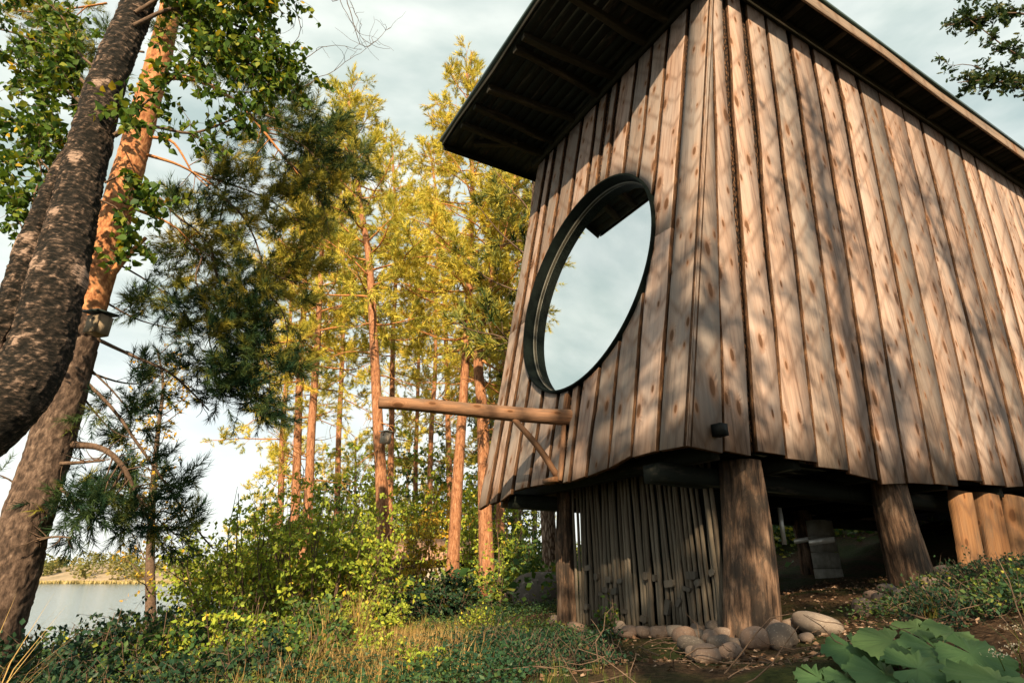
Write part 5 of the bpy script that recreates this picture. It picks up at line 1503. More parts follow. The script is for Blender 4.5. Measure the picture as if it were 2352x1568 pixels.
# young deciduous tree by the lake
q = frame_pts([(345,1425,8.2),(345,1300,8.2),(350,1150,8.2),(362,1000,8.3),(375,880,8.3),(360,800,8.3)])
q = np.vstack([[q[0][0], q[0][1], gh(q[0][0], q[0][1])[0] - .1], q])
rng = np.random.default_rng(41)
tr = thing('aspen_tree', 'slender young tree with sparse yellow leaves in front of the lake', 'tree', q[0])
mb = MB(); v, f = tube(resample(q, 20), np.linspace(.075, .012, 20), 9, True); mb.add(v, f)
link('trunk', mb.mesh('trunk', M['limb'], True, q[0]), tr)
limbs, leaves = MB(), MB(); qq = resample(q, 40)
for i in range(34):
    k = int(8 + 31 * (i + rng.random()) / 34); k = min(k, 39)
    a_ = rng.random() * 6.28; L = .75 * (1 - .6 * (k / 40)) + .1
    br = bezier_branch(qq[k], np.array([math.cos(a_), math.sin(a_), .7]), L, rng, 6, .1, .15)
    leaf_twigs(limbs, leaves, br, rng, .009, 5, .25, 7, .055, LEAF_DIAMOND, .2, .2, 0, .6, .3)
link('limbs', limbs.mesh('limbs', M['limb'], True, q[0]), tr)
link('crown', leaves.mesh('crown', M['amber_leaf'], False, q[0]), tr)

# oak behind the hut, its boughs over the roof edge at the right
ob = np.array([15.0, 11.5, 0.0]); ob[2] = gh(ob[0], ob[1])[0] - .1
rng = np.random.default_rng(55)
oak = thing('oak_tree', 'oak whose lobed leaves show above the roof at the upper right', 'tree', ob)
mb = MB(); ot = np.array([ob, ob + [0.2, .1, 3], ob + [0.1, .3, 6.5], ob + [-.3, .2, 10], ob + [-.2, .3, 13.5]])
v, f = tube(resample(ot, 24), np.linspace(.34, .08, 24), 12, True); mb.add(v, f)
link('trunk', mb.mesh('trunk', M['pine_bark_lo'], True, ob), oak)
limbs, leaves = MB(), MB()
def bough(poly, r_, ntw, tl, nl, ls=.12):
    leaf_twigs(limbs, leaves, poly, rng, r_, int(ntw * 1.9), tl, int(nl * 1.7), ls * 1.3, LEAF_OAK, .25, -.05, 0, .4, .25)
t_ = resample(ot, 24)
def fb(*q): return frame_pts(q)
bough(np.vstack([t_[18], fb((2420,60,13.0),(2330,30,12.4),(2240,45,12.0),(2175,60,11.8))]), .06, 44, .55, 9)
bough(np.vstack([t_[16], fb((2440,180,12.6),(2340,190,12.0),(2260,185,11.6),(2200,190,11.4))]), .06, 44, .55, 9)
bough(np.vstack([t_[17], fb((2440,130,12.6),(2370,140,12.0),(2310,110,11.6),(2260,70,11.5),(2190,20,11.4))]), .045, 26, .5, 9)
bough(np.vstack([t_[20], fb((2460,-60,13.4),(2360,-40,13),(2260,-40,12.6),(2190,-20,12.4))]), .05, 44, .6, 9)
bough(fb((2330,190,12.0),(2230,150,11.6),(2180,150,11.5),(2150,120,11.4)), .02, 5, .3, 5)
for i in range(2):
    k = 10 + i % 13; a_ = rng.uniform(-.9, 2.6)
    br = bezier_branch(t_[k], np.array([math.cos(a_), math.sin(a_), .4]), rng.uniform(2.2, 4), rng, 7, .1, .15)
    bough(br, .05, 22, .6, 7)
link('limbs', limbs.mesh('limbs', M['limb'], True, ob), oak)
link('crown', leaves.mesh('crown', M['oak_leaf'], False, ob), oak)

# ------------------------------------------------------------------ trees behind the viewpoint, towards the sun: they dapple the walls and shade the ground
def shade_tree(label, x, y, h, rad, z0, nleaf, seed, lsize=.11, dens_top=.5):
    rng = np.random.default_rng(seed)
    b = np.array([x, y, float(gh(x, y)[0]) - .1])
    root = thing('broadleaf_tree', label, 'tree', b, 'trees behind the viewpoint')
    tr_ = np.array([b, b + [rng.normal(0, .2), rng.normal(0, .2), h * .5], b + [rng.normal(0, .3), rng.normal(0, .3), h]])
    mb = MB(); tp = resample(tr_, 16); v, f = tube(tp, np.linspace(.2, .03, 16), 9, True); mb.add(v, f)
    link('trunk', mb.mesh('trunk', M['limb'], True, b), root)
    limbs, leaves = MB(), MB()
    nb = 46
    for i in range(nb):
        q = ((i + rng.random()) / nb)
        z_ = z0 + (h - z0) * q
        k = min(int(z_ / h * 15), 14)
        a_ = i * 2.4 + rng.uniform(-.4, .4); L = rad * (1 - .65 * q) * rng.uniform(.6, 1.15)
        br = bezier_branch(tp[k], np.array([math.cos(a_), math.sin(a_), .25 + .4 * q]), L, rng, 7, .05, .15)
        nl = int(nleaf / nb / 9 * (1 - (1 - dens_top) * q)) + 1
        leaf_twigs(limbs, leaves, br[::2], rng, .025, 9, .7, nl, lsize, LEAF_DIAMOND, .25, .1, 0, .5, .25)
    link('limbs', limbs.mesh('limbs', M['limb'], True, b), root)
    link('crown', leaves.mesh('crown', M['shrub_mid'], False, b), root)
SHADE = [(2.8, -6.4, 14.0, 2.4, 6.5, 1900, .6), (5.6, -6.8, 14.5, 2.6, 6.5, 2100, .6), (8.6, -7.2, 14.5, 2.8, 6.5, 2300, .6), (.4, -7.0, 13.5, 1.9, 8.2, 4200, .75),
         (-7.0, -9.5, 8.2, 3.2, 1.0, 6500, .8), (-4.0, -11.0, 9.2, 2.2, 1.0, 6000, .8), (.5, -9.5, 12.8, 2.3, 1.0, 9500, .9), (3.2, -10.5, 12.6, 3.2, 1.5, 10000, .75), (6.2, -8.8, 12.0, 3.2, 1.5, 10000, .75), (9.5, -10.0, 12.0, 3.4, 1.5, 9000, .7), (-10.5, -10.5, 8.0, 3.4, 1.0, 6500, .8)]
for k, (x, y, h, r_, z0, nl, dt) in enumerate(SHADE):
    shade_tree(['tallest thin-crowned', 'slim high', 'lofty right', 'slender', 'westernmost low', 'second', 'third', 'broad middle', 'broad right-hand', 'far right', 'outermost left'][k] + ' leafy tree behind the viewpoint, outside the picture', x, y, h, r_, z0, nl, 1000 + k, dens_top=dt)

# ------------------------------------------------------------------ shrubs, each a thing of its own
def gb(px, fwd):
    r = ray(px, 1320); return np.array([r[0] * fwd, fwd, float(gh(r[0] * fwd, fwd)[0])])
def top_h(px, py, fwd):
    return ray(px, py)[2] * fwd - float(gh(ray(px, py)[0] * fwd, fwd)[0])
SH = [
 ('young_tree', 'far leafy young tree left of the nest box pine', 800, 27.0, 900, 2.2, 'shrub_sun', 13, 13, 9, .19, .9),
 ('young_tree', 'far leafy young tree right of the nest box pine', 900, 28.0, 880, 2.2, 'shrub_sun', 13, 13, 9, .19, .9),
 ('young_tree', 'far leafy young tree between the tall pines', 985, 27.0, 930, 2.2, 'shrub_mid', 13, 13, 9, .19, .9),
 ('young_tree', 'far leafy young tree behind the tall pine', 1065, 28.0, 900, 2.2, 'shrub_sun', 13, 13, 9, .19, .9),
 ('young_tree', 'far leafy young tree beside the hut wall', 1140, 27.0, 930, 2.2, 'shrub_mid', 13, 13, 9, .19, .9),
 ('young_tree', 'far leafy young tree behind the brown pine', 705, 26.0, 960, 2.0, 'shrub_sun', 13, 13, 9, .18, .9),
 ('rowan_bush', 'tall yellow-green bush filling the gap behind the nest box pine', 850, 18.5, 985, 1.5, 'shrub_sun', 15, 14, 9, .13, .7),
 ('rowan_bush', 'tall bright bush behind the cabin, left of the tall pine', 945, 21.0, 960, 1.6, 'shrub_sun', 15, 14, 9, .14, .75),
 ('rowan_bush', 'tall bush behind the cabin, right of the tall pine', 1075, 21.0, 990, 1.5, 'shrub_sun', 14, 14, 9, .14, .75),
 ('rowan_bush', 'tall bush behind the reddish pine', 745, 19.0, 1010, 1.5, 'shrub_mid', 14, 14, 9, .13, .7),
 ('rowan_bush', 'pale tall bush at the lake side of the pines', 640, 19.0, 1060, 1.4, 'shrub_sun', 13, 14, 9, .13, .7),
 ('rowan_bush', 'tall bush seen beside the lower hut corner', 1135, 22.0, 1050, 1.6, 'shrub_sun', 13, 14, 9, .14, .75),
 # name, label, px, fwd, top py, radius, material, stems, twigs, leaves, leaf size, twig length
 ('hazel_shrub', 'big yellow-green shrub left of the path, its tallest part', 600, 7.6, 1050, 1.15, 'shrub_sun', 20, 18, 10, .06, .38),
 ('hazel_shrub', 'yellow-green shrub beside the tallest one, towards the lake', 568, 8.2, 1180, .85, 'shrub_sun', 16, 17, 10, .06, .38),
 ('hazel_shrub', 'leafy green shrub right of the big yellow-green one', 735, 7.4, 1085, 1.1, 'shrub_sun', 20, 18, 10, .058, .38),
 ('hazel_shrub', 'low bright shrub at the foot of the nest box pine', 812, 8.0, 1200, .55, 'shrub_sun', 13, 15, 10, .058, .3),
 ('hazel_shrub', 'rounded shrub in front of the big yellow-green one', 640, 5.6, 1370, .85, 'shrub_mid', 15, 16, 10, .052, .3),
 ('hazel_shrub', 'amber shrub glowing in front of the cabin roof', 962, 11.5, 1080, .42, 'amber_leaf', 10, 14, 9, .07, .3),
 ('hazel_shrub', 'yellow shrub right of the nest box pine trunk', 900, 18.5, 1100, .9, 'shrub_sun', 12, 14, 9, .10, .45),
 ('hazel_shrub', 'amber bush between the two tall pines', 1010, 19.5, 1090, 1.2, 'amber_leaf', 12, 14, 9, .11, .55),
 ('rose_bush', 'dense dark green rose bush by the path bend', 1020, 8.6, 1298, .62, 'shrub_dark', 16, 16, 10, .05, .28),
 ('rose_bush', 'smaller dark bush left of the rose bush', 930, 8.8, 1370, .40, 'shrub_dark', 10, 12, 9, .05, .24),
 ('alder_bush', 'dark bush in the bottom left corner', 70, 4.1, 1440, .7, 'shrub_dark', 15, 15, 9, .05, .28),
 ('alder_bush', 'dark leafy bush in front of the lake, under the pine', 235, 5.2, 1350, .72, 'shrub_dark', 15, 15, 9, .05, .3),
 ('alder_bush', 'dark bush beside the young tree trunk', 395, 5.8, 1385, .7, 'shrub_dark', 14, 15, 9, .05, .3),
 ('alder_bush', 'low dark bush at the bottom edge left of the shrubs', 330, 4.0, 1490, .6, 'shrub_dark', 12, 14, 9, .045, .26),
 ('alder_bush', 'half-lit bush where the slope drops to the lake', 470, 6.6, 1420, .6, 'shrub_mid', 11, 14, 9, .05, .28),
 ('alder_bush', 'yellow bush at the water edge beyond the young tree', 450, 10.5, 1395, .6, 'amber_leaf', 11, 12, 9, .06, .35),
 ('birch_sapling', 'sapling with pale stems in front of the sunlit pine foot', 1146, 10.6, 1190, .45, 'shrub_sun', 6, 9, 7, .055, .3),
 ('hazel_shrub', 'shaded shrub beneath the hut overhang, far behind', 1180, 19.0, 1195, 1.6, 'shrub_mid', 16, 15, 9, .11, .6),
 ('hazel_shrub', 'shaded shrub left of the thick brown trunk', 1235, 17.0, 1190, 1.3, 'shrub_mid', 15, 15, 9, .10, .55),
 ('hazel_shrub', 'yellow shrub behind the pale pine foot', 1100, 16.5, 1130, 1.3, 'shrub_sun', 14, 14, 9, .10, .55),
 ('hazel_shrub', 'far yellow-green shrub over the cabin', 850, 17.0, 1120, 1.4, 'shrub_sun', 14, 14, 9, .10, .55),
 ('hazel_shrub', 'far green shrub behind the reddish pine', 700, 15.0, 1080, 1.3, 'shrub_mid', 14, 14, 9, .09, .5),
 ('hazel_shrub', 'far pale shrub over the lake edge', 590, 14.0, 1190, 1.0, 'shrub_sun', 12, 14, 9, .09, .45),
 ('hazel_shrub', 'deep green shrub behind the hut posts', 1830, 13.0, 1215, 1.5, 'shrub_mid', 16, 14, 9, .10, .5),
 ('hazel_shrub', 'green shrub seen past the concrete blocks', 1985, 14.5, 1175, 1.4, 'shrub_mid', 14, 14, 9, .10, .5),
 ('hazel_shrub', 'dark shrub behind the hut, right of the middle post', 2190, 15.0, 1180, 1.6, 'shrub_dark', 15, 14, 9, .10, .5),
 ('hazel_shrub', 'dark shrub hidden behind the hut end', 2340, 14.0, 1180, 1.6, 'shrub_dark', 14, 13, 9, .10, .5),
 ('bilberry_bush', 'dark low bush at the right edge beside the orange slabs', 2345, 4.9, 1300, .55, 'shrub_dark', 16, 13, 9, .028, .18),
 ('bilberry_bush', 'low glossy bush in front of the orange slabs', 2275, 5.0, 1350, .42, 'shrub_dark', 16, 13, 9, .028, .18),
 ('bilberry_bush', 'low green bush right of the stone pile', 2165, 4.3, 1428, .32, 'shrub_dark', 14, 12, 8, .026, .16),
 ('bilberry_bush', 'low bush at the right edge above the broad leaves', 2330, 3.7, 1385, .42, 'shrub_mid', 14, 12, 8, .026, .16),
 ('bilberry_bush', 'glossy low bush above the broad leaves', 2215, 3.5, 1425, .42, 'shrub_dark', 15, 12, 8, .025, .16),
 ('bilberry_bush', 'low bush left of the row of stones', 1210, 6.6, 1405, .45, 'shrub_mid', 14, 12, 8, .03, .18),
 ('bilberry_bush', 'low bush in the middle foreground', 1150, 4.8, 1475, .45, 'shrub_dark', 15, 12, 8, .027, .17),
 ('bilberry_bush', 'low bush at the bottom edge below the gate', 1290, 3.9, 1530, .4, 'shrub_dark', 14, 12, 8, .025, .16),
]
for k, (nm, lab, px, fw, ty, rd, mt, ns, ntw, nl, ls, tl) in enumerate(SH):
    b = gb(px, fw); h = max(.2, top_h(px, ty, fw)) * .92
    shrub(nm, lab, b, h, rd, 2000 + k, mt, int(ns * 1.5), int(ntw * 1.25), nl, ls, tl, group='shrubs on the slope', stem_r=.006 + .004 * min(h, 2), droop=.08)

HB = [(560, 5.0, .55, 'shrub_sun', 'knee-high bright herb clump left of the tall grass'), (480, 5.2, .6, 'shrub_mid', 'green herb clump above the dark corner bushes'), (700, 4.6, .42, 'shrub_mid', 'green herb clump at the lower left of the path'), (790, 6.3, .6, 'shrub_sun', 'glowing herb clump behind the tall grass'),
      (870, 7.0, .55, 'shrub_sun', 'bright herb clump at the path bend'), (900, 4.9, .22, 'shrub_sun', 'low yellow herbs on the path edge'), (1000, 6.4, .25, 'shrub_mid', 'low green herbs right of the path'), (1090, 7.4, .3, 'shrub_sun', 'low lit herbs before the rose bush'),
      (610, 4.2, .36, 'shrub_dark', 'dark herb clump at the bottom edge'), (420, 4.6, .5, 'shrub_mid', 'half-shaded herb clump among the corner bushes'), (980, 4.2, .16, 'shrub_sun', 'small yellow herbs in the trodden path'), (1180, 5.8, .22, 'shrub_mid', 'small herbs before the left end of the stones')]
for k, (px, fw, h, mt, lab) in enumerate(HB):
    shrub('herb_clump', lab, gb(px, fw), h, h * .75 + .1, 2500 + k, mt, 16, 9, 8, .045 if h > .3 else .032, .16, group='herbs on the slope', cat='plant', stem_r=.003)

# ------------------------------------------------------------------ stones round the posts
def stone_mesh(seed):
    rng = np.random.default_rng(seed)
    import bmesh
    bm = bmesh.new(); bmesh.ops.create_icosphere(bm, subdivisions=3, radius=1.0)
    ph = rng.random((5, 3)) * 6.28; fr_ = rng.uniform(.8, 2.2, (5, 3))
    for v_ in bm.verts:
        c = np.array(v_.co); c2 = np.sign(c) * np.abs(c) ** .86
        n_ = .05 * (vnoise(c[None] * 3.1 + seed * 7, seed)[0] - .5) + sum(np.sin(c @ fr_[k] * 1.6 + ph[k, 0]) for k in range(5)) * .045
        v_.co = Vector(c2 * (1 + n_) * (1.0 if c[2] > -.4 else .9))
    me = bpy.data.meshes.new('stone'); bm.to_mesh(me); bm.free()
    me.polygons.foreach_set('use_smooth', np.ones(len(me.polygons), bool))
    me.materials.append(M['rock'])
    return me
SM = [stone_mesh(k) for k in range(9)]
ST = []   # (D px centre, D py centre, D width, D height, label, tilt)
c7 = lambda x, y, w, h: (1163.75 + x * .33587, 1041.25 + y * .33587, w * .33587, h * .33587)
c8 = lambda x, y, w, h: (1715 + x * .37493, 980 + y * .37493, w * .37493, h * .37493)
row = [(330,1145,80,64,'mossy stone left of the small log post, highest of its heap'), (342,1205,84,62,'round stone at the foot of the small log post'), (248,1245,98,84,'leftmost stone of the heap by the small log post'), (345,1262,90,60,'low stone under the small log post heap'),
 (485,1195,132,66,'long dark stone right of the small log post'), (470,1255,72,62,'small pointed stone below the long dark one'), (540,1240,62,56,'small stone third right of the small log post'), (612,1232,72,54,'small stone behind the green sprig'),
 (702,1205,82,64,'stone at the gate foot beside the green sprig'), (776,1198,84,84,'upright stone at the gate foot'), (846,1224,132,80,'flattish grey stone under the gate, left of three alike'), (946,1224,126,76,'flattish grey stone under the gate, middle of three alike'),
 (1050,1226,132,84,'flattish grey stone under the gate, right of three alike'), (1162,1222,132,84,'broad stone right of the three alike under the gate'), (1222,1250,150,112,'big dark slanted stone at the right end of the gate'),
 (1318,1195,112,66,'pinkish stone peeping out beside the thick post'), (1302,1246,132,74,'brown stone on the heap left of the thick post'), (1282,1318,182,116,'largest pinkish stone at the left of the heap'), (1397,1262,104,86,'grey stone in the middle of the heap'),
 (1447,1192,142,76,'reddish stone leaning on the thick post'), (1500,1230,132,68,'smooth pale oval stone before the thick post'), (1462,1298,152,94,'broad grey stone below the smooth oval'), (1580,1296,132,54,'flat dark slate stone before the thick post'),
 (1287,1368,112,84,'ochre stone at the bottom left of the heap'), (1372,1382,182,124,'big grey-pink stone at the bottom of the heap'), (1542,1362,142,104,'speckled stone at the bottom right of the heap')]
for x, y, w, h, lab in row: ST.append((*c7(x, y, w, h), lab))
row8 = [(65,1302,148,134,'big round stone right of the thick post'), (165,1242,124,94,'pale stone behind the big round one'), (228,1296,164,144,'large speckled stone two right of the thick post'), (297,1224,134,84,'round-topped stone at the right of the row'),
 (465,1222,256,124,'long sloping slab-like boulder right of the thick post'), (372,1294,74,54,'small stone before the sloping boulder'), (725,1114,104,104,'leftmost stone of the heap by the middle post'), (785,1044,92,64,'flat stone on the left of the middle post heap'),
 (832,1066,92,74,'dark stone in the middle post heap'), (872,1000,94,66,'stone against the left side of the middle post'), (812,1120,64,46,'little stone at the front of the middle post heap'), (962,1040,94,66,'grey stone before the middle post'),
 (1062,975,86,46,'flat capping stone before the middle post'), (1078,1014,94,74,'pinkish stone under the capping stone'), (1168,980,134,86,'wide pale stone right of the middle post'), (1242,905,124,86,'topmost stone right of the middle post'),
 (1262,952,104,76,'stone under the topmost one right of the middle post'), (1124,1054,86,56,'half-buried stone below the middle post heap'), (872,1094,66,46,'small half-buried stone left of the middle post'), (1242,1008,66,40,'small stone at the right end of the middle post heap')]
for x, y, w, h, lab in row8: ST.append((*c8(x, y, w, h), lab))
for k, (px, py, w, h, lab) in enumerate(ST):
    gpt = ground_hit(px, py + h * .42, 2.5, 14)
    # keep stones in front of what they lean on
    dist_ = np.linalg.norm(gpt)
    sx = w / F_PX * dist_ * .5 * .93; sz = h / F_PX * dist_ * .5 * 1.02
    c_ = ray(px, py) * gpt[1] * 1.0
    c_ = c_ + np.array([0, sx * .3, 0])
    rr = np.random.default_rng(3000 + k)
    mw = Matrix.Translation(Vector(c_)) @ Matrix.Rotation(rr.uniform(-.5, .5), 4, 'Z') @ Matrix.Rotation(rr.uniform(-.25, .25), 4, 'Y') @ Matrix.Diagonal(Vector((sx, sx * rr.uniform(.8, 1.1), sz, 1)))
    link('stone', SM[k % 9], None, mw, lab, 'stone', 'stones round the hut posts')
for (px, py, fw, sx, sz, lab) in [(1192, 1372, 11.0, .30, .17, 'sunlit pinkish boulder on the path beyond the hut'), (1255, 1375, 10.0, .55, .42, 'mossy boulder behind the small log post')]:
    b = P(px, py, fw)
    mw = Matrix.Translation(Vector(b)) @ Matrix.Diagonal(Vector((sx, sx * .8, sz, 1)))
    link('boulder', SM[int(px) % 9], None, mw, lab, 'boulder')

# ------------------------------------------------------------------ under the hut: concrete block stack, metal brackets
cb = ground_hit(1905, 1325, 5, 12)
cst = thing('block_stack', 'stack of grey concrete blocks under the hut floor', 'blocks', cb)
for k in range(4):
    bv, bf = box_vf((-.17, -.10, .215 * k - .1), (.17, .10, .215 * k + .108))
    link('concrete_block', make_mesh('concrete_block', bv, bf, M['concrete']), cst, Matrix.Translation(Vector(cb)) @ Matrix.Rotation(.5 + .03 * k, 4, 'Z'))
def strap(label, p0, p1, w, t=.006):
    p0, p1 = np.asarray(p0), np.asarray(p1)
    fr = wall_frame(nrm(np.cross(nrm(p1 - p0), np.array([.2, 1, .1]))), nrm(p1 - p0))
    root = thing('metal_strap', label, 'strap', p0, 'galvanised straps under the floor')
    L = np.linalg.norm(p1 - p0)
    bv, bf = box_vf((-w / 2, -t / 2, 0), (w / 2, t / 2, L))
    link('plate', make_mesh('plate', bv, bf, M['zinc']), root, mat_of(fr, p0))
    for z_ in (.03, L - .03):
        bv, bf = box_vf((-.008, -t / 2 - .004, z_ - .008), (.008, -t / 2 - .001, z_ + .008))
        link('bolt', make_mesh('bolt', bv, bf, M['black']), root, mat_of(fr, p0))
strap('upright galvanised strap hanging below the floor, right of the thick post', P(1802, 1250, 6.4), P(1790, 1165, 6.4), .045)
strap('short level galvanised strap left of the concrete blocks', P(1824, 1243, 6.8), P(1856, 1238, 6.9), .05)
strap('long level galvanised strap on top of the concrete blocks', P(1858, 1246, 6.7), P(1916, 1238, 7.0), .06)

# ------------------------------------------------------------------ small cabin beyond the shrubs
cbn = gb(1000, 16.5); cbn[2] += .08
cabin = thing('log_cabin', 'low dark cabin with a sunlit brown roof beyond the shrubs', 'cabin', cbn)
cf = Matrix.Translation(Vector(cbn)) @ Matrix.Rotation(.25, 4, 'Z')
M['cabin_wall'] = wood_mat('dark_cabin_wall', (0.12, 0.07, 0.045), (0.09, 0.05, 0.03), (0.04, 0.025, 0.018), (0.09, 0.07, 0.055), knots=False)
M['cabin_roof'] = bark_mat('mossy_brown_roof', [(0.3, (0.22, 0.12, 0.08)), (0.7, (0.48, 0.30, 0.21))], scale=(6, 6, 6), vor=False)
hz_c = .95
for k in range(5):
    bv, bf = box_vf((-1.25, -.06, k * .19), (1.25, .06, k * .19 + .186)); link('wall_log', make_mesh('wall_log', bv, bf, M['cabin_wall']), cabin, cf)
    bv, bf = box_vf((-1.25, 1.74, k * .19), (1.25, 1.86, k * .19 + .186)); link('wall_log', make_mesh('wall_log', bv, bf, M['cabin_wall']), cabin, cf)
    bv, bf = box_vf((-1.2, .062, k * .19), (-1.08, 1.738, k * .19 + .186)); link('wall_log', make_mesh('wall_log', bv, bf, M['cabin_wall']), cabin, cf)
    bv, bf = box_vf((1.08, .062, k * .19), (1.2, 1.738, k * .19 + .186)); link('wall_log', make_mesh('wall_log', bv, bf, M['cabin_wall']), cabin, cf)
for sgn, y0 in ((1, -.35), (-1, 2.15)):
    for k in range(6):
        x0 = -1.5 + k * .5
        vv = np.array([[x0 + .004, y0, hz_c - .05], [x0 + .496, y0, hz_c - .05], [x0 + .496, .9, hz_c + .5], [x0 + .004, .9, hz_c + .5]])
        vv = np.vstack([vv, vv + [0, 0, .05]])
        f = np.array([[0,3,2,1],[4,5,6,7],[0,1,5,4],[1,2,6,5],[2,3,7,6],[3,0,4,7]])
        link('roof_panel', make_mesh('roof_panel', vv + [0, 0, .004 * (k % 2)], [f], M['cabin_roof']), cabin, cf)
bv, bf = box_vf((-.3, -.075, .02), (.3, -.062, .8)); link('door', make_mesh('door', bv, bf, M['box_pale']), cabin, cf)

# ------------------------------------------------------------------ ground cover, grass, litter (uncountable)
def cover_points(n, xr, yr, keep, rng):
    x = rng.uniform(*xr, n); y = rng.uniform(*yr, n)
    k = keep(x, y)
    x, y = x[k], y[k]
    return np.c_[x, y, gh(x, y)]
def in_hut(x, y):
    d = np.c_[x, y] - C[:2]
    uu = d @ U[:2]; vv = d @ V[:2]
    return (uu > .35) & (uu < 9) & (vv > -.05) & (vv < 3.6)
def patch(x, y, s, seed):
    r_ = np.random.default_rng(seed); out = np.zeros_like(x)
    for _ in range(6):
        k = r_.normal(0, s, 2); out += np.sin(x * k[0] + y * k[1] + r_.random() * 6.28)
    return out / 2.4
def soil(x, y):
    """bare trodden soil in front of the stones and under the hut"""
    d = np.c_[x, y] - POST_F[:2]
    a_ = np.exp(-((d[:, 0] * .55 - .25) ** 2 + ((d[:, 1] + .75) * 1.1) ** 2) * 1.1)
    ab = (gB - gA)[:2]; q_ = np.c_[x, y] - gA[:2]; t_ = np.clip(q_ @ ab / (ab @ ab), -.15, 1.4)
    dl_ = np.linalg.norm(q_ - t_[:, None] * ab, axis=1)
    return np.maximum(a_, np.exp(-(dl_ / .62) ** 4))
rng = np.random.default_rng(91)
# sprig clump template: small leaves on short stems
def clump(nl, h, r, ls, seed):
    r_ = np.random.default_rng(seed); mb = MB()
    a_ = r_.random(nl) * 6.28; rr = r * np.sqrt(r_.random(nl)); zz = h * r_.random(nl) ** .7
    pos = np.c_[rr * np.cos(a_), zz * 0, rr * np.sin(a_)]; pos[:, 1] = zz     # y = up in template
    d = nrm(np.c_[np.cos(a_), r_.uniform(-.2, .9, nl), np.sin(a_)])
    scatter(mb, LEAF_DIAMOND[0], LEAF_DIAMOND[1], pos, d, rand_dirs(nl, r_), ls * r_.uniform(.7, 1.3, nl), tint=np.zeros(nl))
    return np.concatenate(mb.v), [np.concatenate([f for f in mb.f])]
CL = [clump(10, .12, .085, .028, 60 + k) for k in range(4)]
def grass_t(nb, h, w, seed):
    r_ = np.random.default_rng(seed); vs, fs = [], []
    for i in range(nb):
        a_ = r_.random() * 6.28; b0 = np.array([r_.normal(0, .03), 0, r_.normal(0, .03)])
        d = np.array([math.cos(a_), 0, math.sin(a_)]); s = np.array([-d[2], 0, d[0]]) * w
        H = h * r_.uniform(.5, 1.15); bend = r_.uniform(.15, .7) * H
        m_ = b0 + np.array([0, H * .6, 0]) + d * bend * .35; t_ = b0 + np.array([0, H, 0]) + d * bend
        k = len(vs); vs += [b0 - s, b0 + s, m_ + s * .8, m_ - s * .8, t_]
        fs += [[k, k + 1, k + 2], [k, k + 2, k + 3], [k + 3, k + 2, k + 4]]
    return np.array(vs), [np.array(fs)]
GRT = [grass_t(9, .22, .0025, 80 + k) for k in range(4)]
def spread(name, label, pts, tmpl, mat, size, cat, tint=None, lean=.15):
    mb = MB(); n = len(pts)
    which = rng.integers(0, len(tmpl), n); sz = rng.uniform(*size, n)
    up = nrm(np.c_[rng.normal(0, lean, (n, 2)), np.ones(n)])
    ti = rng.random(n) if tint is None else tint
    for k in range(len(tmpl)):
        s_ = which == k
        scatter(mb, tmpl[k][0], tmpl[k][1], pts[s_], up[s_], nrm(np.c_[rng.normal(size=(s_.sum(), 2)), np.zeros(s_.sum())]), sz[s_], 0, np.clip(ti[s_], 0, 1))
    return link(name, mb.mesh(name, mat), None, None, label, cat, None, 'stuff')
near_ok = lambda x, y: (~in_hut(x, y)) & (np.abs(x) < .95 * y + .6)
p1 = cover_points(30000, (-5, 7), (2.0, 9), lambda x, y: near_ok(x, y) & ((patch(x, y, 1.1, 1) + .45 > 2.2 * soil(x, y)) | ((x > 2.1 + .12 * y) & (soil(x, y) < .6))) & (rng.random(len(x)) < np.clip(1.5 - y * .12, .2, 1)), rng)
spread('ground_cover', 'low bilberry and herb leaves covering the slope', p1, CL, M['cover'], (.5, 1.25), 'ground cover', tint=np.clip(rng.random(len(p1)) * .7 + .25 * patch(p1[:, 0], p1[:, 1], .9, 8), 0, 1))
p2 = cover_points(4200, (-9, 9), (8, 30), lambda x, y: (~in_hut(x, y)) & (np.abs(x) < .95 * y + .6) & (patch(x, y, .7, 2) > -.3), rng)
spread('woodland_floor_plants', 'low leafy plants on the floor of the wood', p2, CL, M['shrub_mid'], (2.4, 5.2), 'ground cover')
p3 = cover_points(7000, (-4, 6), (2.2, 9), lambda x, y: near_ok(x, y) & (patch(x, y, 1.3, 3) > .25) & (soil(x, y) < .1) & (x < .6 + .0 * y), rng)
spread('grass_tufts', 'thin grass growing among the ground cover', p3, GRT, M['grass'], (.25, .55), 'grass')
# sunlit grass along the path
cpt = gb(900, 5.6)
p4 = cpt + np.c_[rng.normal(0, .40, 1500), rng.normal(-.2, .9, 1500), np.zeros(1500)]; p4[:, 2] = gh(p4[:, 0], p4[:, 1])
spread('path_grass', 'golden grass along the trodden path', p4, GRT, M['dry_grass'], (.4, 1.0), 'grass')
p5 = cover_points(15000, (-2.5, 6), (2.0, 8), lambda x, y: (np.abs(x) < .95 * y + .6) & ((soil(x, y) > .12) | in_hut(x, y) | (patch(x, y, 1.3, 5) > .4)), rng)
mb = MB(); n = len(p5)
scatter(mb, LEAF_DIAMOND[0] * [1.2, 1, 1], LEAF_DIAMOND[1], p5 + [0, 0, .012], nrm(np.c_[rng.normal(size=(n, 2)), rng.normal(0, .25, n)]), nrm(np.c_[rng.normal(0, .5, (n, 2)), np.ones(n)]), rng.uniform(.015, .045, n))
link('leaf_litter', mb.mesh('leaf_litter', M['litter']), None, None, 'dry brown leaf litter on the soil round the stones', 'leaf litter', None, 'stuff')
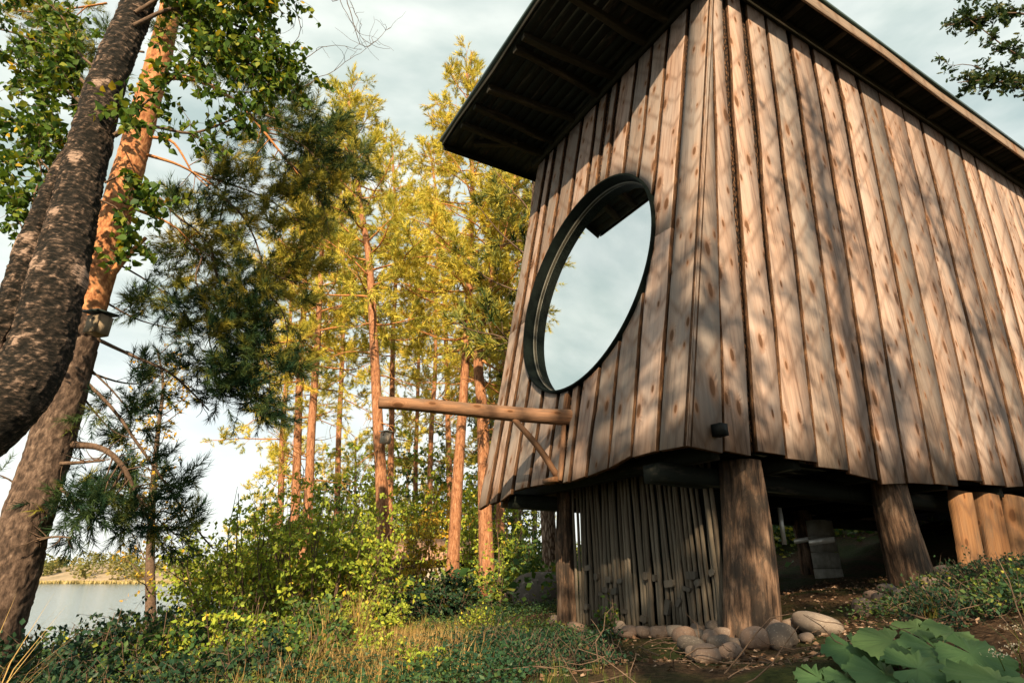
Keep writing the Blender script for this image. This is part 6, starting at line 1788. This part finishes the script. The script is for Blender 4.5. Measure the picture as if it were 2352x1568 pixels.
# fallen twigs
mb = MB()
for k in range(260):
    x, y = rng.uniform(.2, 4.2), rng.uniform(2.6, 6.5)
    if in_hut(np.array([x]), np.array([y]))[0]: continue
    b = on_ground(x, y, .015 + rng.random() * .05)
    t_ = bezier_branch(b, np.r_[rng.normal(size=2), rng.normal(0, .25)], rng.uniform(.1, .45), rng, 5, 0, .3)
    v, f = tube(t_, np.linspace(.004, .0015, 5), 4, False); mb.add(v, f)
link('fallen_twigs', mb.mesh('fallen_twigs', M['limb']), None, None, 'tangle of dry twigs lying before the stones', 'twigs', None, 'stuff')

# tall golden grass tuft
def tall_tuft(label, px, fw, h, n, seed, mat):
    b = gb(px, fw); mb = MB(); T_ = [grass_t(n, h, .0035, seed)]
    root = link('grass_tuft', None, None, Matrix.Translation(Vector(b)), label, 'grass tuft')
    scatter(mb, T_[0][0], T_[0][1], b[None], np.array([[0, 0, 1.]]), np.array([[0, 1., 0]]), np.array([1.]), 0, np.array([.7]))
    v = mb.v[0]; mb.t[0] = np.repeat(rng.random(len(v) // 5 + 1), 5)[:len(v)]
    link('blades', mb.mesh('blades', mat, False, b), root)
tall_tuft('tall golden grass tuft beside the path', 832, 5.6, .62, 60, 5, M['dry_grass'])
tall_tuft('golden grass tuft at the foot of the shrub', 760, 5.2, .45, 45, 6, M['dry_grass'])
tall_tuft('arching grass in the bottom right corner', 2340, 2.5, .3, 22, 8, M['grass'])
tall_tuft('grass tuft behind the broad leaves', 2120, 3.6, .2, 40, 9, M['grass'])
tall_tuft('thin seeding grass at the lower left corner', 40, 3.3, .75, 26, 10, M['dry_grass'])

# broad lobed leaves in the lower right corner: each leaf on its stalk is a part of its plant
def broad_leaf(size, seed):
    r_ = np.random.default_rng(seed)
    n = 78; a_ = np.linspace(-math.pi * .93, math.pi * .93, n)
    lob = 1 + .07 * np.cos(a_ * 7) + .03 * np.sin(a_ * 23 + seed) + r_.normal(0, .015, n)
    rr = size * lob * (.62 + .38 * np.cos(a_ / 2))
    rim_ = np.c_[rr * np.sin(a_), rr * np.cos(a_), .0 * size * np.cos(a_ * 7) - .10 * rr * np.abs(np.sin(a_)) - .05 * rr + r_.normal(0, .008, n)]
    mid = rim_ * .5; mid[:, 2] = rim_[:, 2] * .35 + .0
    v = np.vstack([[0, 0, 0], mid, rim_]); k = np.arange(n - 1)
    f3 = np.stack([np.zeros(n - 1, int), 1 + k, 2 + k], -1); f4 = np.stack([1 + k, 1 + n + k, 2 + n + k, 2 + k], -1)
    return v, [f3, f4]
BL = [(2050,1470,2.9,.15,'broad plant'),(2105,1440,3.0,.0,''),(2150,1490,2.7,0,''),(2190,1450,2.8,0,''),(2230,1500,2.6,0,''),(1965,1485,3.0,0,''),(2010,1495,2.9,0,''),(2110,1535,2.45,0,''),(2035,1550,2.5,0,''),(1955,1560,2.5,0,''),(2200,1565,2.35,0,''),(1880,1555,2.7,0,''),(2290,1560,2.3,0,''),(1900,1610,2.3,0,''),(2140,1620,2.2,0,'')]
groups_bl = [('broad-leaved plant under the low bush at the right', [0, 1, 3, 5]), ('broad-leaved plant before the grass tuft, lower right', [2, 4, 7, 12]), ('broad-leaved plant at the bottom edge right of the stones', [8, 9, 11, 14])]
for lab, ids in groups_bl:
    ctr = np.mean([P(*BL[i][:3]) for i in ids], 0); b = on_ground(ctr[0], ctr[1] + .1, -.02)
    root = thing('broad_leaf_plant', lab, 'plant', b, 'broad-leaved plants')
    for i in ids:
        px, py, fw = BL[i][:3]; p_ = P(px, py, fw); r_ = np.random.default_rng(i + 300)
        sz = r_.uniform(.11, .19)
        v, f = broad_leaf(sz, i)
        q = Matrix.Translation(Vector(p_)) @ Matrix.Rotation(r_.uniform(.2, .65), 4, 'X') @ Matrix.Rotation(r_.uniform(-.3, .3), 4, 'Y') @ Matrix.Rotation(r_.uniform(1.2, 5.0), 4, 'Z')
        an = np.arctan2(v[:, 0], v[:, 1]); ve = np.abs(np.cos(an * 3.5)) ** 14
        lf = link('leaf', make_mesh('leaf', v, f, M['bigleaf'], None, True, np.clip(r_.uniform(.05, .7) + .04 * ve, 0, 1)), root, q)
        st_ = resample(np.array([b + r_.normal(0, .02, 3) * [1, 1, 0], (b + p_) / 2 + [0, 0, .03], p_ - [0, 0, .004]]), 7)
        sv, sf = tube(st_, np.linspace(.005, .003, 7), 5, False)
        mbs = MB(); mbs.add(sv, sf)
        link('stalk', mbs.mesh('stalk', M['bigleaf'], True, b), root, Matrix.Translation(Vector(b)))

# yarrow-like flower heads
for k, (px, py, fw, lab) in enumerate([(2290, 1500, 2.5, 'cream flower stalk at the lower right, tallest'), (2330, 1480, 2.6, 'cream flower stalk at the right edge'), (2325, 1440, 2.8, 'rusty flower stalk above the corner grass')]):
    top = P(px, py, fw); b = on_ground(top[0] + .03, top[1] + .05, -.01)
    root = thing('flower_stalk', lab, 'flower', b, 'cream flowers')
    mb = MB(); sv, sf = tube(resample(np.array([b, (b + top) / 2 + [.015, 0, 0], top]), 8), np.linspace(.003, .0015, 8), 5, False); mb.add(sv, sf)
    link('stem', mb.mesh('stem', M['grass'], True, b), root)
    mb = MB(); n = 38; r_ = np.random.default_rng(k)
    pos = top + np.c_[r_.normal(0, .028, (n, 2)), r_.normal(0, .008, n)]
    scatter(mb, LEAF_DIAMOND[0], LEAF_DIAMOND[1], pos, rand_dirs(n, r_), rand_dirs(n, r_), r_.uniform(.006, .012, n))
    link('flower_head', mb.mesh('flower_head', M['flower'], False, b), root)
# the green sprig before the gate
shrub('climbing_sprig', 'small green sprig climbing before the pole gate', ground_hit(1388, 1462, 3, 9), .42, .14, 4001, 'shrub_mid', 5, 7, 5, .045, .12, LEAF_BIRCH, 'plant', stem_r=.003)
print('TRIS', sum(sum(len(p.vertices) - 2 for p in m_.polygons) if len(m_.polygons) < 5000 else len(m_.polygons) for m_ in bpy.data.meshes))
